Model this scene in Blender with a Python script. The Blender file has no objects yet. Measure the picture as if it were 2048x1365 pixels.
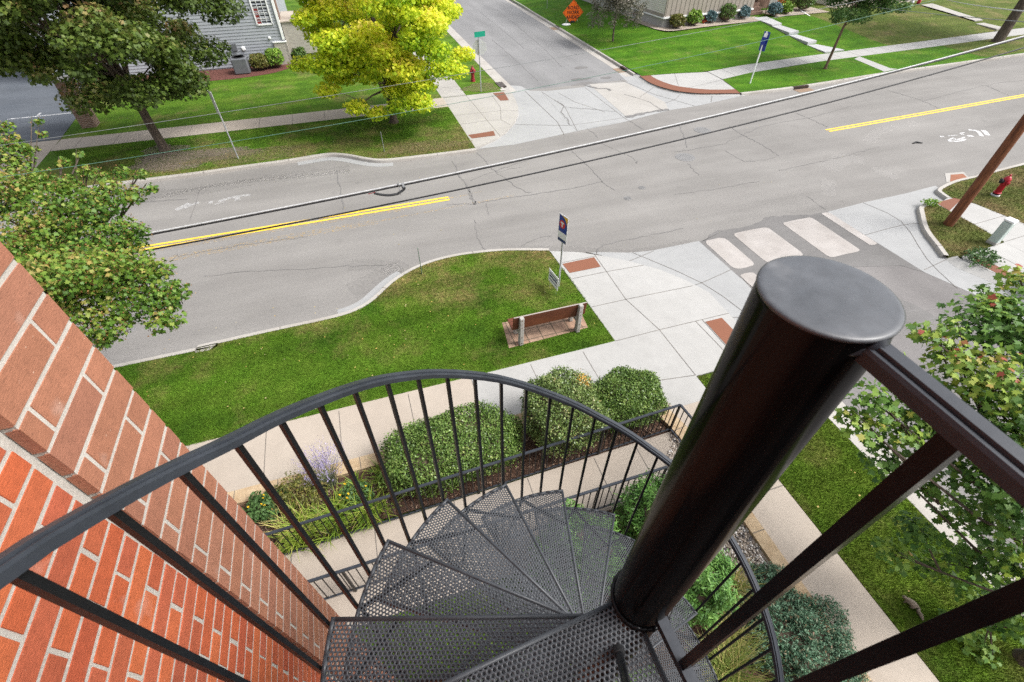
import bpy, bmesh, math, random
import numpy as np
from mathutils import Vector, Matrix
random.seed(7); RNG = np.random.default_rng(11)
PI = math.pi; rad = math.radians
scene = bpy.context.scene
COL = scene.collection

# ---------------------------------------------------------------- camera model
H = 8.6; YAW = rad(18); FPX = 931.0
cs, sn = math.cos(YAW), math.sin(YAW); C45 = 2 ** -.5
def ray(u, v):
    dx = (u - 1024) / FPX; dy = -(v - 682.5) / FPX
    x = dx; y = C45 + dy * C45; z = -C45 + dy * C45
    return Vector((x * cs + y * sn, -x * sn + y * cs, z))
def U(u, v, z=0.0):                       # point of the photo on the level z
    r = ray(u, v); t = (H - z) / -r.z
    return (r.x * t, r.y * t)
def U3(u, v, z=0.0):
    p = U(u, v, z); return Vector((p[0], p[1], z))
def Us(pts, z=0.0): return [U(a, b, z) for a, b in pts]
def atY(u, v, Y):
    r = ray(u, v); t = Y / r.y; return Vector((r.x * t, Y, H + r.z * t))
def atX(u, v, X):
    r = ray(u, v); t = X / r.x; return Vector((X, r.y * t, H + r.z * t))
def topz(base, vtop):                     # height of a post standing at base whose top is seen at row vtop
    yp = base[0] * sn + base[1] * cs
    dy = -(vtop - 682.5) / FPX
    return H - yp * (1 - dy) / (1 + dy)

# ---------------------------------------------------------------- materials
def new_mat(name):
    m = bpy.data.materials.new(name); m.use_nodes = True
    nt = m.node_tree; b = nt.nodes['Principled BSDF']
    return m, nt, b
def nd(nt, t, **kw):
    n = nt.nodes.new(t)
    for k, v in kw.items():
        if hasattr(n, k): setattr(n, k, v)
        else: n.inputs[k].default_value = v
    return n
def coords(nt, mode, scale=(1, 1, 1)):
    mp = nd(nt, 'ShaderNodeMapping'); mp.inputs['Scale'].default_value = scale
    if mode == 'world':
        g = nd(nt, 'ShaderNodeNewGeometry'); nt.links.new(g.outputs['Position'], mp.inputs['Vector'])
    else:
        g = nd(nt, 'ShaderNodeTexCoord'); nt.links.new(g.outputs['Object'], mp.inputs['Vector'])
    return mp.outputs['Vector']
def ramp(nt, fac, stops):
    r = nd(nt, 'ShaderNodeValToRGB'); el = r.color_ramp.elements
    while len(el) > 2: el.remove(el[-1])
    for i, (p, c) in enumerate(stops):
        e = el[i] if i < 2 else el.new(p)
        e.position = p; e.color = (c[0], c[1], c[2], 1) if not isinstance(c, (int, float)) else (c, c, c, 1)
    nt.links.new(fac, r.inputs['Fac']); return r.outputs['Color']
def noise(nt, vec, scale, detail=4, rough=.6, out='Fac'):
    n = nd(nt, 'ShaderNodeTexNoise'); n.inputs['Scale'].default_value = scale
    n.inputs['Detail'].default_value = detail; n.inputs['Roughness'].default_value = rough
    nt.links.new(vec, n.inputs['Vector']); return n.outputs[out]
def mixc(nt, fac, a, b, mode='MIX'):
    m = nd(nt, 'ShaderNodeMix'); m.data_type = 'RGBA'; m.blend_type = mode
    for sock, v in (('Factor', fac),):
        if isinstance(v, (int, float)): m.inputs[0].default_value = v
        else: nt.links.new(v, m.inputs[0])
    for i, v in ((6, a), (7, b)):
        if isinstance(v, tuple): m.inputs[i].default_value = (*v[:3], 1)
        else: nt.links.new(v, m.inputs[i])
    return m.outputs[2]
def bump(nt, b, h, strength=.3, dist=.01):
    n = nd(nt, 'ShaderNodeBump'); n.inputs['Strength'].default_value = strength; n.inputs['Distance'].default_value = dist
    nt.links.new(h, n.inputs['Height']); nt.links.new(n.outputs['Normal'], b.inputs['Normal'])
def surf(name, c1, c2, scale=3, rough=.8, fine=60, fine_amt=.35, bmp=.3, bdist=.004, mode='world', metal=0, spec=.4, sc=(1, 1, 1), lo=.35, hi=.65):
    """two-tone procedural surface: broad patches, fine grain and a bump"""
    m, nt, b = new_mat(name)
    v = coords(nt, mode, sc)
    base = ramp(nt, noise(nt, v, scale), [(lo, c1), (hi, c2)])
    f = noise(nt, v, fine, 3, .7)
    g = ramp(nt, f, [(.25, 1 - fine_amt), (.75, 1 + fine_amt * .6)])
    col = mixc(nt, 1.0, base, g, 'MULTIPLY')
    nt.links.new(col, b.inputs['Base Color'])
    b.inputs['Roughness'].default_value = rough; b.inputs['Metallic'].default_value = metal
    b.inputs['Specular IOR Level'].default_value = spec
    if bmp: bump(nt, b, f, bmp, bdist)
    return m

M = {}
# asphalt: grey aggregate with tyre lanes, stains and fine speckle
def asphalt(name, c1, c2, dark=.75, st=(.12, 1.1, 1)):
    m, nt, b = new_mat(name)
    v = coords(nt, 'world'); vs = coords(nt, 'world', st)
    base = ramp(nt, noise(nt, v, .35, 5, .6), [(.3, c1), (.7, c2)])
    lane = ramp(nt, noise(nt, vs, .8, 4, .55), [(.3, .84), (.7, 1.08)])
    f = noise(nt, v, 38, 6, .85); f2 = noise(nt, v, 14, 4, .7)
    col = mixc(nt, 1, base, lane, 'MULTIPLY')
    col = mixc(nt, 1, col, ramp(nt, f, [(.3, dark), (.7, 1.2)]), 'MULTIPLY')
    col = mixc(nt, 1, col, ramp(nt, f2, [(.3, .9), (.7, 1.07)]), 'MULTIPLY')
    stain = ramp(nt, noise(nt, v, 1.7, 3, .5), [(.66, 1.0), (.78, .86)])
    col = mixc(nt, 1, col, stain, 'MULTIPLY')
    nt.links.new(col, b.inputs['Base Color']); b.inputs['Roughness'].default_value = .92
    b.inputs['Specular IOR Level'].default_value = .25
    bump(nt, b, f, .5, .004)
    return m
M['asphalt'] = asphalt('asphalt', (.207, .196, .184), (.248, .236, .222), .62)
M['asphalt_side'] = asphalt('asphalt_side_street', (.195, .192, .191), (.235, .231, .229), .64, (1.1, .12, 1))
M['asphalt_south'] = asphalt('asphalt_worn_street', (.155, .145, .141), (.205, .193, .187), .62, (1.1, .12, 1))
M['asphalt_new'] = asphalt('asphalt_driveway', (.075, .085, .10), (.10, .11, .125), .8)
M['patch'] = asphalt('asphalt_patch', (.14, .134, .129), (.19, .182, .176), .7)
def concrete(name, c1, c2, sc=1.0, bm=.25):
    m, nt, b = new_mat(name)
    v = coords(nt, 'world')
    base = ramp(nt, noise(nt, v, .45 * sc, 3, .5), [(.25, c1), (.75, c2)])
    st = ramp(nt, noise(nt, v, 3.2, 6, .72), [(.3, .93), (.6, 1.02)])
    f = noise(nt, v, 55, 3, .8)
    col = mixc(nt, 1, base, st, 'MULTIPLY')
    col = mixc(nt, 1, col, ramp(nt, f, [(.3, .88), (.7, 1.08)]), 'MULTIPLY')
    nt.links.new(col, b.inputs['Base Color']); b.inputs['Roughness'].default_value = .88
    b.inputs['Specular IOR Level'].default_value = .3
    bump(nt, b, f, bm, .003)
    return m
M['conc'] = concrete('concrete', (.30, .283, .258), (.36, .343, .318))
M['conc_white'] = concrete('concrete_new', (.312, .305, .29), (.362, .355, .34))
M['conc_warm'] = concrete('concrete_warm', (.33, .28, .23), (.39, .34, .285))
M['conc_grey'] = concrete('concrete_grey', (.265, .266, .263), (.315, .315, .31))
M['conc_pink'] = concrete('concrete_exposed', (.285, .26, .24), (.37, .345, .325), 3, .6)
M['kerb'] = concrete('kerb_concrete', (.30, .275, .245), (.39, .37, .34), 1.5)
M['joint'] = surf('joint', (.10, .09, .08), (.16, .14, .12), 2)
M['crack'] = surf('crack_sealant', (.14, .134, .13), (.18, .172, .166), 2)
M['dirt'] = surf('dirt', (.10, .075, .05), (.16, .12, .085), 2, .95, 40, .5, .6, .01)
M['gravel'] = surf('gravel_bed', (.25, .20, .15), (.42, .36, .30), 9, .9, 30, .6, .8, .02)
# lawn: greens with dry patches, blades share the same world-space colours
def lawn(name, g1, g2, g3, dry, dry_lo=.56, dry_hi=.72, blade=False, fine=45, yg=None):
    m, nt, b = new_mat(name)
    v = coords(nt, 'world')
    base = ramp(nt, noise(nt, v, .75, 4, .6), [(.28, g1), (.5, g2), (.72, g3)])
    d = noise(nt, v, .55, 5, .68)
    if yg:
        sx = nd(nt, 'ShaderNodeSeparateXYZ'); nt.links.new(v, sx.inputs[0])
        mr = nd(nt, 'ShaderNodeMapRange'); mr.inputs[1].default_value = yg[0]; mr.inputs[2].default_value = yg[1]; mr.inputs[3].default_value = 0; mr.inputs[4].default_value = yg[2]; nt.links.new(sx.outputs[1], mr.inputs[0])
        ad = nd(nt, 'ShaderNodeMath', operation='ADD'); nt.links.new(d, ad.inputs[0]); nt.links.new(mr.outputs[0], ad.inputs[1]); d = ad.outputs[0]
    dm = ramp(nt, d, [(dry_lo, 0.0), (dry_hi, 1.0)])
    d2 = ramp(nt, noise(nt, v, 7, 4, .7), [(.35, .35), (.65, 1.0)])
    dmk = mixc(nt, 1, dm, d2, 'MULTIPLY')
    sep = nd(nt, 'ShaderNodeRGBToBW'); nt.links.new(dmk, sep.inputs[0])
    col = mixc(nt, sep.outputs[0], base, dry)
    mow = noise(nt, coords(nt, 'world', (.10, 1.0, .1)), 1.5, 2, .4); col = mixc(nt, 1, col, ramp(nt, mow, [(.38, .86), (.62, 1.12)]), 'MULTIPLY')
    f = noise(nt, v, fine, 4, .75); f2 = noise(nt, v, 9, 4, .7)
    col = mixc(nt, 1, col, ramp(nt, f2, [(.3, .72), (.7, 1.2)]), 'MULTIPLY')
    if blade:
        g = nd(nt, 'ShaderNodeNewGeometry')
        col = mixc(nt, 1, col, ramp(nt, g.outputs['Random Per Island'], [(0, .7), (1, 1.45)]), 'MULTIPLY')
    else:
        col = mixc(nt, 1, col, ramp(nt, f, [(.3, .55), (.7, 1.3)]), 'MULTIPLY')
        bump(nt, b, f, .9, .03)
    nt.links.new(col, b.inputs['Base Color']); b.inputs['Roughness'].default_value = .85
    b.inputs['Specular IOR Level'].default_value = .06
    return m
G = [(.048, .108, .011), (.074, .148, .013), (.112, .178, .022)]
DRY = (.22, .155, .07)
M['lawn'] = lawn('lawn', *G, DRY)
M['lawn_dry'] = lawn('lawn_dry', (.075, .10, .022), (.10, .12, .03), (.13, .135, .042), (.21, .145, .075), .42, .62)
M['lawn_lush'] = lawn('lawn_lush', (.040, .108, .008), (.060, .148, .010), (.092, .175, .015), (.16, .16, .05), .55, .75)
M['lawn_sw'] = lawn('lawn_patchy', *G, (.27, .20, .085), .52, .76, yg=(8.8, 12.0, .18))
M['blade_sw'] = lawn('grass_blade_patchy', *G, (.27, .20, .085), .52, .76, blade=True, yg=(8.8, 12.0, .18))
M['lawn_nw'] = lawn('lawn_far', *G, (.20, .15, .07), .52, .74, yg=(24.6, 20.3, .20))
M['blade_nw'] = lawn('grass_blade_far', *G, (.20, .15, .07), .52, .74, blade=True, yg=(24.6, 20.3, .20))
G2 = [(.06, .118, .013), (.092, .155, .016), (.135, .185, .027)]
M['lawn_olive'] = lawn('lawn_olive', (.065, .098, .018), (.09, .12, .024), (.12, .14, .036), (.21, .16, .08), .5, .7)
M['lawn_e'] = lawn('lawn_strip', *G2, (.22, .18, .07), .50, .72)
M['blade_e'] = lawn('grass_blade_strip', *G2, (.22, .18, .07), .50, .72, blade=True)
M['blade'] = lawn('grass_blade', *G, DRY, blade=True)
M['blade_dry'] = lawn('grass_blade_dry', (.075, .10, .022), (.10, .12, .03), (.13, .135, .042), (.24, .17, .09), .42, .62, blade=True)

def steel(name, c=(.012, .013, .015), rough=.38, spec=.4):
    m, nt, b = new_mat(name)
    v = coords(nt, 'world')
    n1 = noise(nt, v, 9, 5, .7); n2 = noise(nt, v, 120, 3, .7)
    nt.links.new(ramp(nt, n1, [(.3, c), (.75, tuple(x * 1.5 + .003 for x in c))]), b.inputs['Base Color'])
    nt.links.new(ramp(nt, n1, [(.3, rough - .07), (.7, rough + .14)]), b.inputs['Roughness'])
    b.inputs['Specular IOR Level'].default_value = spec
    bump(nt, b, n2, .12, .001)
    return m
M['steel'] = steel('black_painted_steel', (.0045, .005, .006), .24, .16)
M['steel_rail'] = steel('black_handrail_paint', (.021, .0245, .031), .34, .30)
M['steel_tread'] = steel('black_tread_paint', (.034, .037, .042), .42, .4)
def cap_mat():
    m, nt, b = new_mat('dusty_black_cap')
    v = coords(nt, 'world')
    n1 = noise(nt, v, 16, 2, .5); n2 = noise(nt, v, 55, 4, .7); n3 = noise(nt, v, 340, 2, .5)
    col = ramp(nt, n1, [(.35, (.044, .049, .056)), (.62, (.064, .070, .079)), (.72, (.105, .11, .117))])
    col = mixc(nt, 1, col, ramp(nt, n2, [(.3, .8), (.7, 1.15)]), 'MULTIPLY')
    sp = ramp(nt, n3, [(.76, 0.0), (.80, 1.0)])
    bw = nd(nt, 'ShaderNodeRGBToBW'); nt.links.new(sp, bw.inputs[0])
    col = mixc(nt, bw.outputs[0], col, (.35, .35, .36))
    nt.links.new(col, b.inputs['Base Color'])
    nt.links.new(ramp(nt, n1, [(.3, .30), (.7, .46)]), b.inputs['Roughness'])
    return m
M['cap'] = cap_mat()
def column_mat():
    m, nt, b = new_mat('black_gloss_column')
    v = coords(nt, 'world', (1, 1, .06)); n1 = noise(nt, v, 26, 5, .65); v2 = coords(nt, 'world'); n2 = noise(nt, v2, 260, 2, .5)
    col = ramp(nt, n1, [(.35, (.003, .003, .0034)), (.75, (.0075, .007, .007))])
    sp = ramp(nt, n2, [(.79, 0.0), (.82, 1.0)]); bw = nd(nt, 'ShaderNodeRGBToBW'); nt.links.new(sp, bw.inputs[0])
    nt.links.new(mixc(nt, bw.outputs[0], col, (.10, .10, .10)), b.inputs['Base Color'])
    nt.links.new(ramp(nt, n1, [(.3, .10), (.7, .24)]), b.inputs['Roughness']); b.inputs['Specular IOR Level'].default_value = .15
    bump(nt, b, n1, .05, .002)
    return m
M['column'] = column_mat()
def brick(name, cols, mode='world'):
    m, nt, b = new_mat(name)
    v = coords(nt, mode); vs = coords(nt, mode, (1, .35, 1.6))
    g = nd(nt, 'ShaderNodeNewGeometry')
    base = ramp(nt, g.outputs['Random Per Island'], [(i / (len(cols) - 1), c) for i, c in enumerate(cols)])
    n1 = noise(nt, v, 22, 5, .7); n2 = noise(nt, vs, 160, 3, .75); n3 = noise(nt, v, 8, 3, .5)
    col = mixc(nt, 1, base, ramp(nt, n1, [(.3, .86), (.7, 1.12)]), 'MULTIPLY')
    col = mixc(nt, 1, col, ramp(nt, n2, [(.28, .62), (.40, 1.0), (.7, 1.08)]), 'MULTIPLY')
    sp = ramp(nt, noise(nt, v, 95, 2, .5), [(.73, 0.0), (.78, .7)])
    bw = nd(nt, 'ShaderNodeRGBToBW'); nt.links.new(sp, bw.inputs[0])
    col = mixc(nt, bw.outputs[0], col, (.55, .40, .30))
    ef = ramp(nt, n3, [(.66, 0.0), (.8, .28)]); bw2 = nd(nt, 'ShaderNodeRGBToBW'); nt.links.new(ef, bw2.inputs[0])
    col = mixc(nt, bw2.outputs[0], col, (.5, .4, .35))
    nt.links.new(col, b.inputs['Base Color']); b.inputs['Roughness'].default_value = .9
    b.inputs['Specular IOR Level'].default_value = .25
    bump(nt, b, n2, .55, .003)
    return m
M['brick_red'] = brick('red_brick', [(.34, .072, .034), (.41, .095, .036), (.30, .074, .04), (.44, .112, .042), (.36, .088, .046)])
M['brick_brown'] = brick('brown_brick', [(.285, .122, .072), (.315, .135, .08), (.262, .11, .07), (.305, .138, .086)])
M['mortar'] = surf('mortar', (.40, .37, .33), (.46, .43, .385), 12, .95, 200, .22, .5, .003)
def brickwall(name, c1, c2, mortar, w=.22, h=.075):
    m, nt, b = new_mat(name)
    tc = nd(nt, 'ShaderNodeNewGeometry'); sx = nd(nt, 'ShaderNodeSeparateXYZ'); nt.links.new(tc.outputs['Position'], sx.inputs[0])
    ad = nd(nt, 'ShaderNodeMath', operation='ADD'); nt.links.new(sx.outputs[0], ad.inputs[0]); nt.links.new(sx.outputs[1], ad.inputs[1])
    cb = nd(nt, 'ShaderNodeCombineXYZ'); nt.links.new(ad.outputs[0], cb.inputs[0]); nt.links.new(sx.outputs[2], cb.inputs[1])
    br = nd(nt, 'ShaderNodeTexBrick'); nt.links.new(cb.outputs[0], br.inputs['Vector'])
    br.inputs['Color1'].default_value = (*c1, 1); br.inputs['Color2'].default_value = (*c2, 1); br.inputs['Mortar'].default_value = (*mortar, 1)
    br.inputs['Scale'].default_value = 1; br.inputs['Brick Width'].default_value = w; br.inputs['Row Height'].default_value = h; br.inputs['Mortar Size'].default_value = h * .08
    nt.links.new(br.outputs['Color'], b.inputs['Base Color']); b.inputs['Roughness'].default_value = .9
    bump(nt, b, br.outputs['Fac'], -.4, .006)
    return m
M['brick_far'] = brickwall('distant_red_brick', (.38, .09, .035), (.45, .11, .04), (.4, .37, .33))
M['stone_brick'] = brickwall('grey_stone_brick', (.30, .27, .235), (.39, .355, .31), (.42, .40, .37), .25, .08)
M['pier_brick'] = brickwall('brown_pier_brick', (.15, .085, .06), (.22, .13, .095), (.34, .29, .25), .22, .075)
M['paver_red'] = brickwall('rust_paver', (.23, .088, .045), (.26, .10, .052), (.16, .06, .032), .12, .12)
def paver():
    m, nt, b = new_mat('tan_paver')
    v = coords(nt, 'world')
    br = nd(nt, 'ShaderNodeTexBrick'); nt.links.new(v, br.inputs['Vector'])
    br.offset = 0; br.inputs['Color1'].default_value = (.30, .185, .125, 1); br.inputs['Color2'].default_value = (.35, .235, .165, 1); br.inputs['Mortar'].default_value = (.09, .07, .045, 1)
    br.inputs['Scale'].default_value = 1; br.inputs['Brick Width'].default_value = .38; br.inputs['Row Height'].default_value = .38; br.inputs['Mortar Size'].default_value = .012
    d = ramp(nt, noise(nt, v, 3, 5, .7), [(.35, .62), (.6, 1.08)])
    nt.links.new(mixc(nt, 1, br.outputs['Color'], d, 'MULTIPLY'), b.inputs['Base Color']); b.inputs['Roughness'].default_value = .9
    return m
M['paver'] = paver()
def edging():
    m, nt, b = new_mat('tan_stone_edging')
    v = coords(nt, 'world')
    base = ramp(nt, noise(nt, v, 5, 5, .7), [(.3, (.33, .225, .125)), (.7, (.47, .36, .23))])
    f = noise(nt, v, 60, 4, .8)
    nt.links.new(mixc(nt, 1, base, ramp(nt, f, [(.3, .7), (.7, 1.2)]), 'MULTIPLY'), b.inputs['Base Color']); b.inputs['Roughness'].default_value = .9
    bump(nt, b, f, .6, .006)
    return m
M['edging'] = edging()
M['yellow'] = surf('yellow_road_paint', (.55, .34, .03), (.80, .52, .05), 4, .7, 50, .25, .3, lo=.25, hi=.5)
def worn(name, c, lo, hi, a=1.0):
    m, nt, b = new_mat(name)
    v = coords(nt, 'world')
    b.inputs['Base Color'].default_value = (*c, 1); b.inputs['Roughness'].default_value = .8
    tr = nd(nt, 'ShaderNodeBsdfTransparent'); mx = nd(nt, 'ShaderNodeMixShader')
    n = ramp(nt, noise(nt, v, 9, 6, .8), [(lo, 0.0), (hi, a)])
    bw = nd(nt, 'ShaderNodeRGBToBW'); nt.links.new(n, bw.inputs[0]); nt.links.new(bw.outputs[0], mx.inputs[0])
    nt.links.new(tr.outputs[0], mx.inputs[1]); nt.links.new(b.outputs[0], mx.inputs[2])
    nt.links.new(mx.outputs[0], nt.nodes['Material Output'].inputs['Surface'])
    return m
M['worn_white'] = worn('worn_white_paint', (.62, .62, .62), .38, .60, .5)
M['bright_white'] = worn('white_paint', (.72, .72, .72), .36, .56, .75)
M['worn_yellow'] = worn('worn_yellow_paint', (.60, .36, .05), .50, .72, .6)
M['tyre_mark'] = worn('tyre_mark', (.12, .115, .11), .42, .75, .26)
M['dust'] = worn('pale_dust', (.5, .48, .46), .42, .75, .30)
M['white'] = surf('white_trim', (.72, .72, .72), (.80, .80, .79), 3, .5, 40, .08, .1)
M['siding'] = surf('grey_siding', (.29, .305, .33), (.32, .335, .36), 2, .6, 30, .08, .1)
M['cream'] = surf('cream_siding', (.56, .53, .46), (.62, .59, .52), 2, .6, 30, .08, .1)
M['taupe'] = surf('taupe_siding', (.27, .235, .20), (.31, .27, .235), 2, .65, 30, .08, .1)
M['found'] = concrete('foundation', (.30, .29, .275), (.37, .36, .345))
M['roof'] = surf('roof_shingle', (.08, .075, .07), (.13, .12, .115), 6, .9, 30, .4, .5)
M['glass'] = surf('dark_window_glass', (.015, .018, .022), (.035, .038, .042), 1.5, .22, 10, .1, 0, spec=.2)
M['red_cloth'] = surf('red_curtain', (.15, .012, .012), (.24, .03, .02), 4, .8, 40, .2, .2)
M['wood_pole'] = surf('brown_pole_wood', (.095, .030, .012), (.215, .075, .028), 3, .8, 9, .45, .7, .012, sc=(8, 8, .7))
M['bark'] = surf('bark', (.055, .042, .032), (.13, .10, .075), 6, .95, 25, .5, .9, .02, sc=(2, 2, .6))
M['bark_light'] = surf('bark_brown', (.10, .065, .04), (.18, .12, .08), 6, .95, 25, .5, .9, .01, sc=(2, 2, .6))
M['twig'] = surf('twig', (.07, .05, .035), (.12, .085, .06), 8, .9)
M['galv'] = surf('galvanised_steel', (.33, .34, .35), (.45, .46, .47), 6, .5, 60, .12, .1, metal=.5)
M['green_post'] = surf('green_post_paint', (.10, .17, .12), (.17, .24, .18), 5, .6, 50, .2, .2)
M['sign_white'] = surf('sign_white', (.72, .73, .74), (.8, .8, .8), 4, .45, 50, .05, .0)
M['sign_back'] = surf('sign_back', (.50, .51, .51), (.58, .59, .59), 4, .45, 50, .08, .0)
M['blue'] = surf('sign_blue', (.012, .03, .22), (.016, .04, .27), 4, .45, 50, .05, .0)
M['navy'] = surf('sign_navy', (.02, .035, .12), (.03, .05, .17), 14, .5, 50, .2, .0)
M['red_sign'] = surf('sign_red', (.55, .02, .03), (.62, .03, .035), 4, .45, 50, .05, .0)
M['sign_yellow'] = surf('sign_yellow', (.75, .38, .03), (.8, .5, .04), 4, .45, 50, .05, .0)
M['green_sign'] = surf('sign_green', (.0, .20, .12), (.0, .24, .15), 4, .45, 50, .05, .0)
M['orange'] = surf('sign_orange', (.92, .15, .015), (.95, .17, .018), 2, .4, 40, .05, .0)
M['black'] = surf('black_rubber', (.012, .012, .013), (.02, .02, .022), 6, .7, 60, .3, .2)
M['hydrant'] = surf('hydrant_red', (.28, .008, .018), (.40, .012, .025), 7, .4, 50, .2, .15)
M['hydrant_old'] = surf('hydrant_dark_red', (.20, .012, .02), (.28, .02, .025), 7, .6, 50, .3, .2)
M['pedestal'] = surf('pale_green_pedestal', (.36, .43, .40), (.44, .50, .47), 3, .55, 30, .1, .1)
M['bench_board'] = surf('brown_bench_board', (.105, .03, .014), (.15, .045, .02), 4, .55, 40, .3, .2, sc=(.4, 1, 1))
M['bench_edge'] = surf('weathered_bench_edge', (.30, .27, .24), (.36, .33, .30), 6, .8)
M['cable_top'] = surf('pale_cable', (.36, .36, .36), (.48, .48, .48), 12, .5, 60, .3, .2)
M['cable'] = surf('black_cable', (.012, .012, .014), (.02, .02, .022), 12, .6)
M['wire_green'] = surf('green_wire', (.07, .16, .12), (.10, .20, .155), 3, .6)
M['wire_grey'] = surf('grey_wire', (.16, .17, .17), (.22, .23, .23), 3, .6)
M['iron'] = surf('cast_iron', (.15, .147, .145), (.23, .226, .222), 25, .7, 90, .4, .6, .004)
M['drain'] = surf('drain_void', (.02, .014, .01), (.05, .03, .02), 8, .95)
M['rust_patch'] = surf('rusty_concrete', (.21, .14, .095), (.27, .19, .13), 5, .9)
M['ac'] = surf('grey_ac_cabinet', (.10, .105, .115), (.13, .135, .145), 5, .6, 60, .2, .3)
M['fur'] = surf('grey_brown_fur', (.13, .10, .075), (.26, .215, .165), 40, .95, 200, .5, .6, .01, mode='object')
M['step'] = concrete('pale_step', (.33, .33, .335), (.39, .39, .395))
M['brown_step'] = surf('brown_porch_step', (.16, .10, .075), (.21, .135, .10), 4, .8)
M['rod_rust'] = surf('bolt_rust', (.10, .05, .03), (.16, .08, .04), 9, .8)

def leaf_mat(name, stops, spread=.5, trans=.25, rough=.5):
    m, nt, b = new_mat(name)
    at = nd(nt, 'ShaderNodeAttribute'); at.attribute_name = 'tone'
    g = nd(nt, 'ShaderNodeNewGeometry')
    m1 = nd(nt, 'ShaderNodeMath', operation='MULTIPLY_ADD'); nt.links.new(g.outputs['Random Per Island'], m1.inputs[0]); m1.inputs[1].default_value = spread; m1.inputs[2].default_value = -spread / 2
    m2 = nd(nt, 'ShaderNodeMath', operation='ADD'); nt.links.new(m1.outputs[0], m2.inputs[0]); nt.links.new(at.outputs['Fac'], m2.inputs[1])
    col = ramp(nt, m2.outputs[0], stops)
    nt.links.new(col, b.inputs['Base Color']); b.inputs['Roughness'].default_value = rough
    b.inputs['Specular IOR Level'].default_value = .3
    tr = nd(nt, 'ShaderNodeBsdfTranslucent'); nt.links.new(col, tr.inputs['Color'])
    mx = nd(nt, 'ShaderNodeMixShader'); mx.inputs[0].default_value = trans
    nt.links.new(b.outputs[0], mx.inputs[1]); nt.links.new(tr.outputs[0], mx.inputs[2])
    nt.links.new(mx.outputs[0], nt.nodes['Material Output'].inputs['Surface'])
    return m
M['lf_dark'] = leaf_mat('dark_maple_leaf', [(.0, (.038, .066, .010)), (.35, (.070, .115, .016)), (.66, (.115, .16, .028)), (.88, (.19, .175, .05)), (1, (.30, .185, .085))])
M['lf_yellow'] = leaf_mat('yellow_maple_leaf', [(.0, (.22, .40, .02)), (.3, (.44, .58, .03)), (.65, (.66, .72, .04)), (.92, (.80, .76, .06)), (1, (.78, .64, .10))], .5, .5)
M['lf_near'] = leaf_mat('green_maple_leaf', [(.0, (.036, .088, .010)), (.35, (.075, .16, .018)), (.65, (.14, .235, .03)), (.85, (.24, .285, .05)), (1, (.34, .27, .08))], .6, .25)
M['seed'] = leaf_mat('rust_seed_cluster', [(.0, (.17, .075, .025)), (1, (.30, .17, .06))], .6, .15)
M['lf_right'] = leaf_mat('young_maple_leaf', [(.0, (.052, .125, .025)), (.35, (.105, .21, .035)), (.6, (.185, .30, .045)), (.84, (.29, .36, .05)), (.97, (.36, .26, .07)), (1, (.34, .08, .05))], .42, .3)
M['lf_purple'] = leaf_mat('purple_grey_leaf', [(.0, (.08, .08, .055)), (.5, (.16, .15, .11)), (1, (.29, .25, .22))])
M['lf_locust'] = leaf_mat('locust_leaf', [(.0, (.045, .10, .025)), (.5, (.085, .17, .04)), (1, (.16, .23, .06))])
M['lf_hedge'] = leaf_mat('hedge_leaf', [(.0, (.045, .092, .018)), (.4, (.105, .18, .036)), (.78, (.20, .29, .075)), (.94, (.32, .35, .11)), (1, (.45, .26, .07))], .7, .15, .32)
M['lf_hedge_pale'] = leaf_mat('pale_hedge_leaf', [(.0, (.06, .10, .025)), (.4, (.115, .175, .045)), (.7, (.21, .28, .085)), (.88, (.36, .34, .16)), (1, (.65, .32, .04))], .7, .15, .32)
M['lf_juniper'] = leaf_mat('juniper_needle', [(.0, (.034, .08, .04)), (.5, (.076, .155, .088)), (.85, (.13, .225, .14)), (1, (.18, .11, .06))], .5, .1)
M['lf_arbor'] = leaf_mat('arborvitae_leaf', [(.0, (.04, .11, .025)), (.5, (.11, .24, .045)), (1, (.20, .34, .08))], .6, .2)
M['lf_lily'] = leaf_mat('daylily_leaf', [(.0, (.09, .17, .02)), (.5, (.21, .32, .035)), (.85, (.38, .43, .07)), (1, (.58, .48, .18))], .6, .3)
M['lf_grass'] = leaf_mat('ornamental_grass', [(.0, (.085, .14, .025)), (.5, (.20, .25, .055)), (.8, (.42, .35, .13)), (1, (.55, .43, .21))], .6, .25)
M['lf_lav'] = leaf_mat('lavender_stem', [(.0, (.14, .17, .10)), (1, (.26, .28, .19))], .6, .2)
M['lf_purpleflower'] = leaf_mat('lavender_flower', [(.0, (.22, .18, .32)), (1, (.42, .37, .55))], .6, .2)
M['lf_shrub'] = leaf_mat('shrub_leaf', [(.0, (0.049, 0.105, 0.022)), (.5, (0.098, 0.182, 0.036)), (1, (0.210, 0.266, 0.070))], .6, .2)
M['lf_lime'] = leaf_mat('lime_shrub_leaf', [(.0, (0.084, 0.182, 0.028)), (.5, (0.196, 0.336, 0.042)), (1, (0.392, 0.476, 0.084))], .6, .2)
M['lf_olive'] = leaf_mat('olive_shrub_leaf', [(.0, (0.084, 0.091, 0.022)), (.5, (0.154, 0.168, 0.036)), (1, (0.308, 0.182, 0.070))], .6, .2)
M['lf_blue'] = leaf_mat('blue_spruce_needle', [(.0, (0.056, 0.105, 0.112)), (.5, (0.105, 0.182, 0.196)), (1, (0.182, 0.280, 0.294))], .6, .1)
M['lf_weed'] = leaf_mat('weed_leaf', [(.0, (.05, .11, .03)), (1, (.12, .21, .07))], .6, .2)
M['petal'] = leaf_mat('yellow_petal', [(.0, (.70, .42, .01)), (1, (.80, .58, .02))], .5, .2)
M['petal_orange'] = leaf_mat('orange_petal', [(.0, (.65, .10, .03)), (1, (.75, .22, .05))], .5, .2)
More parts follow.
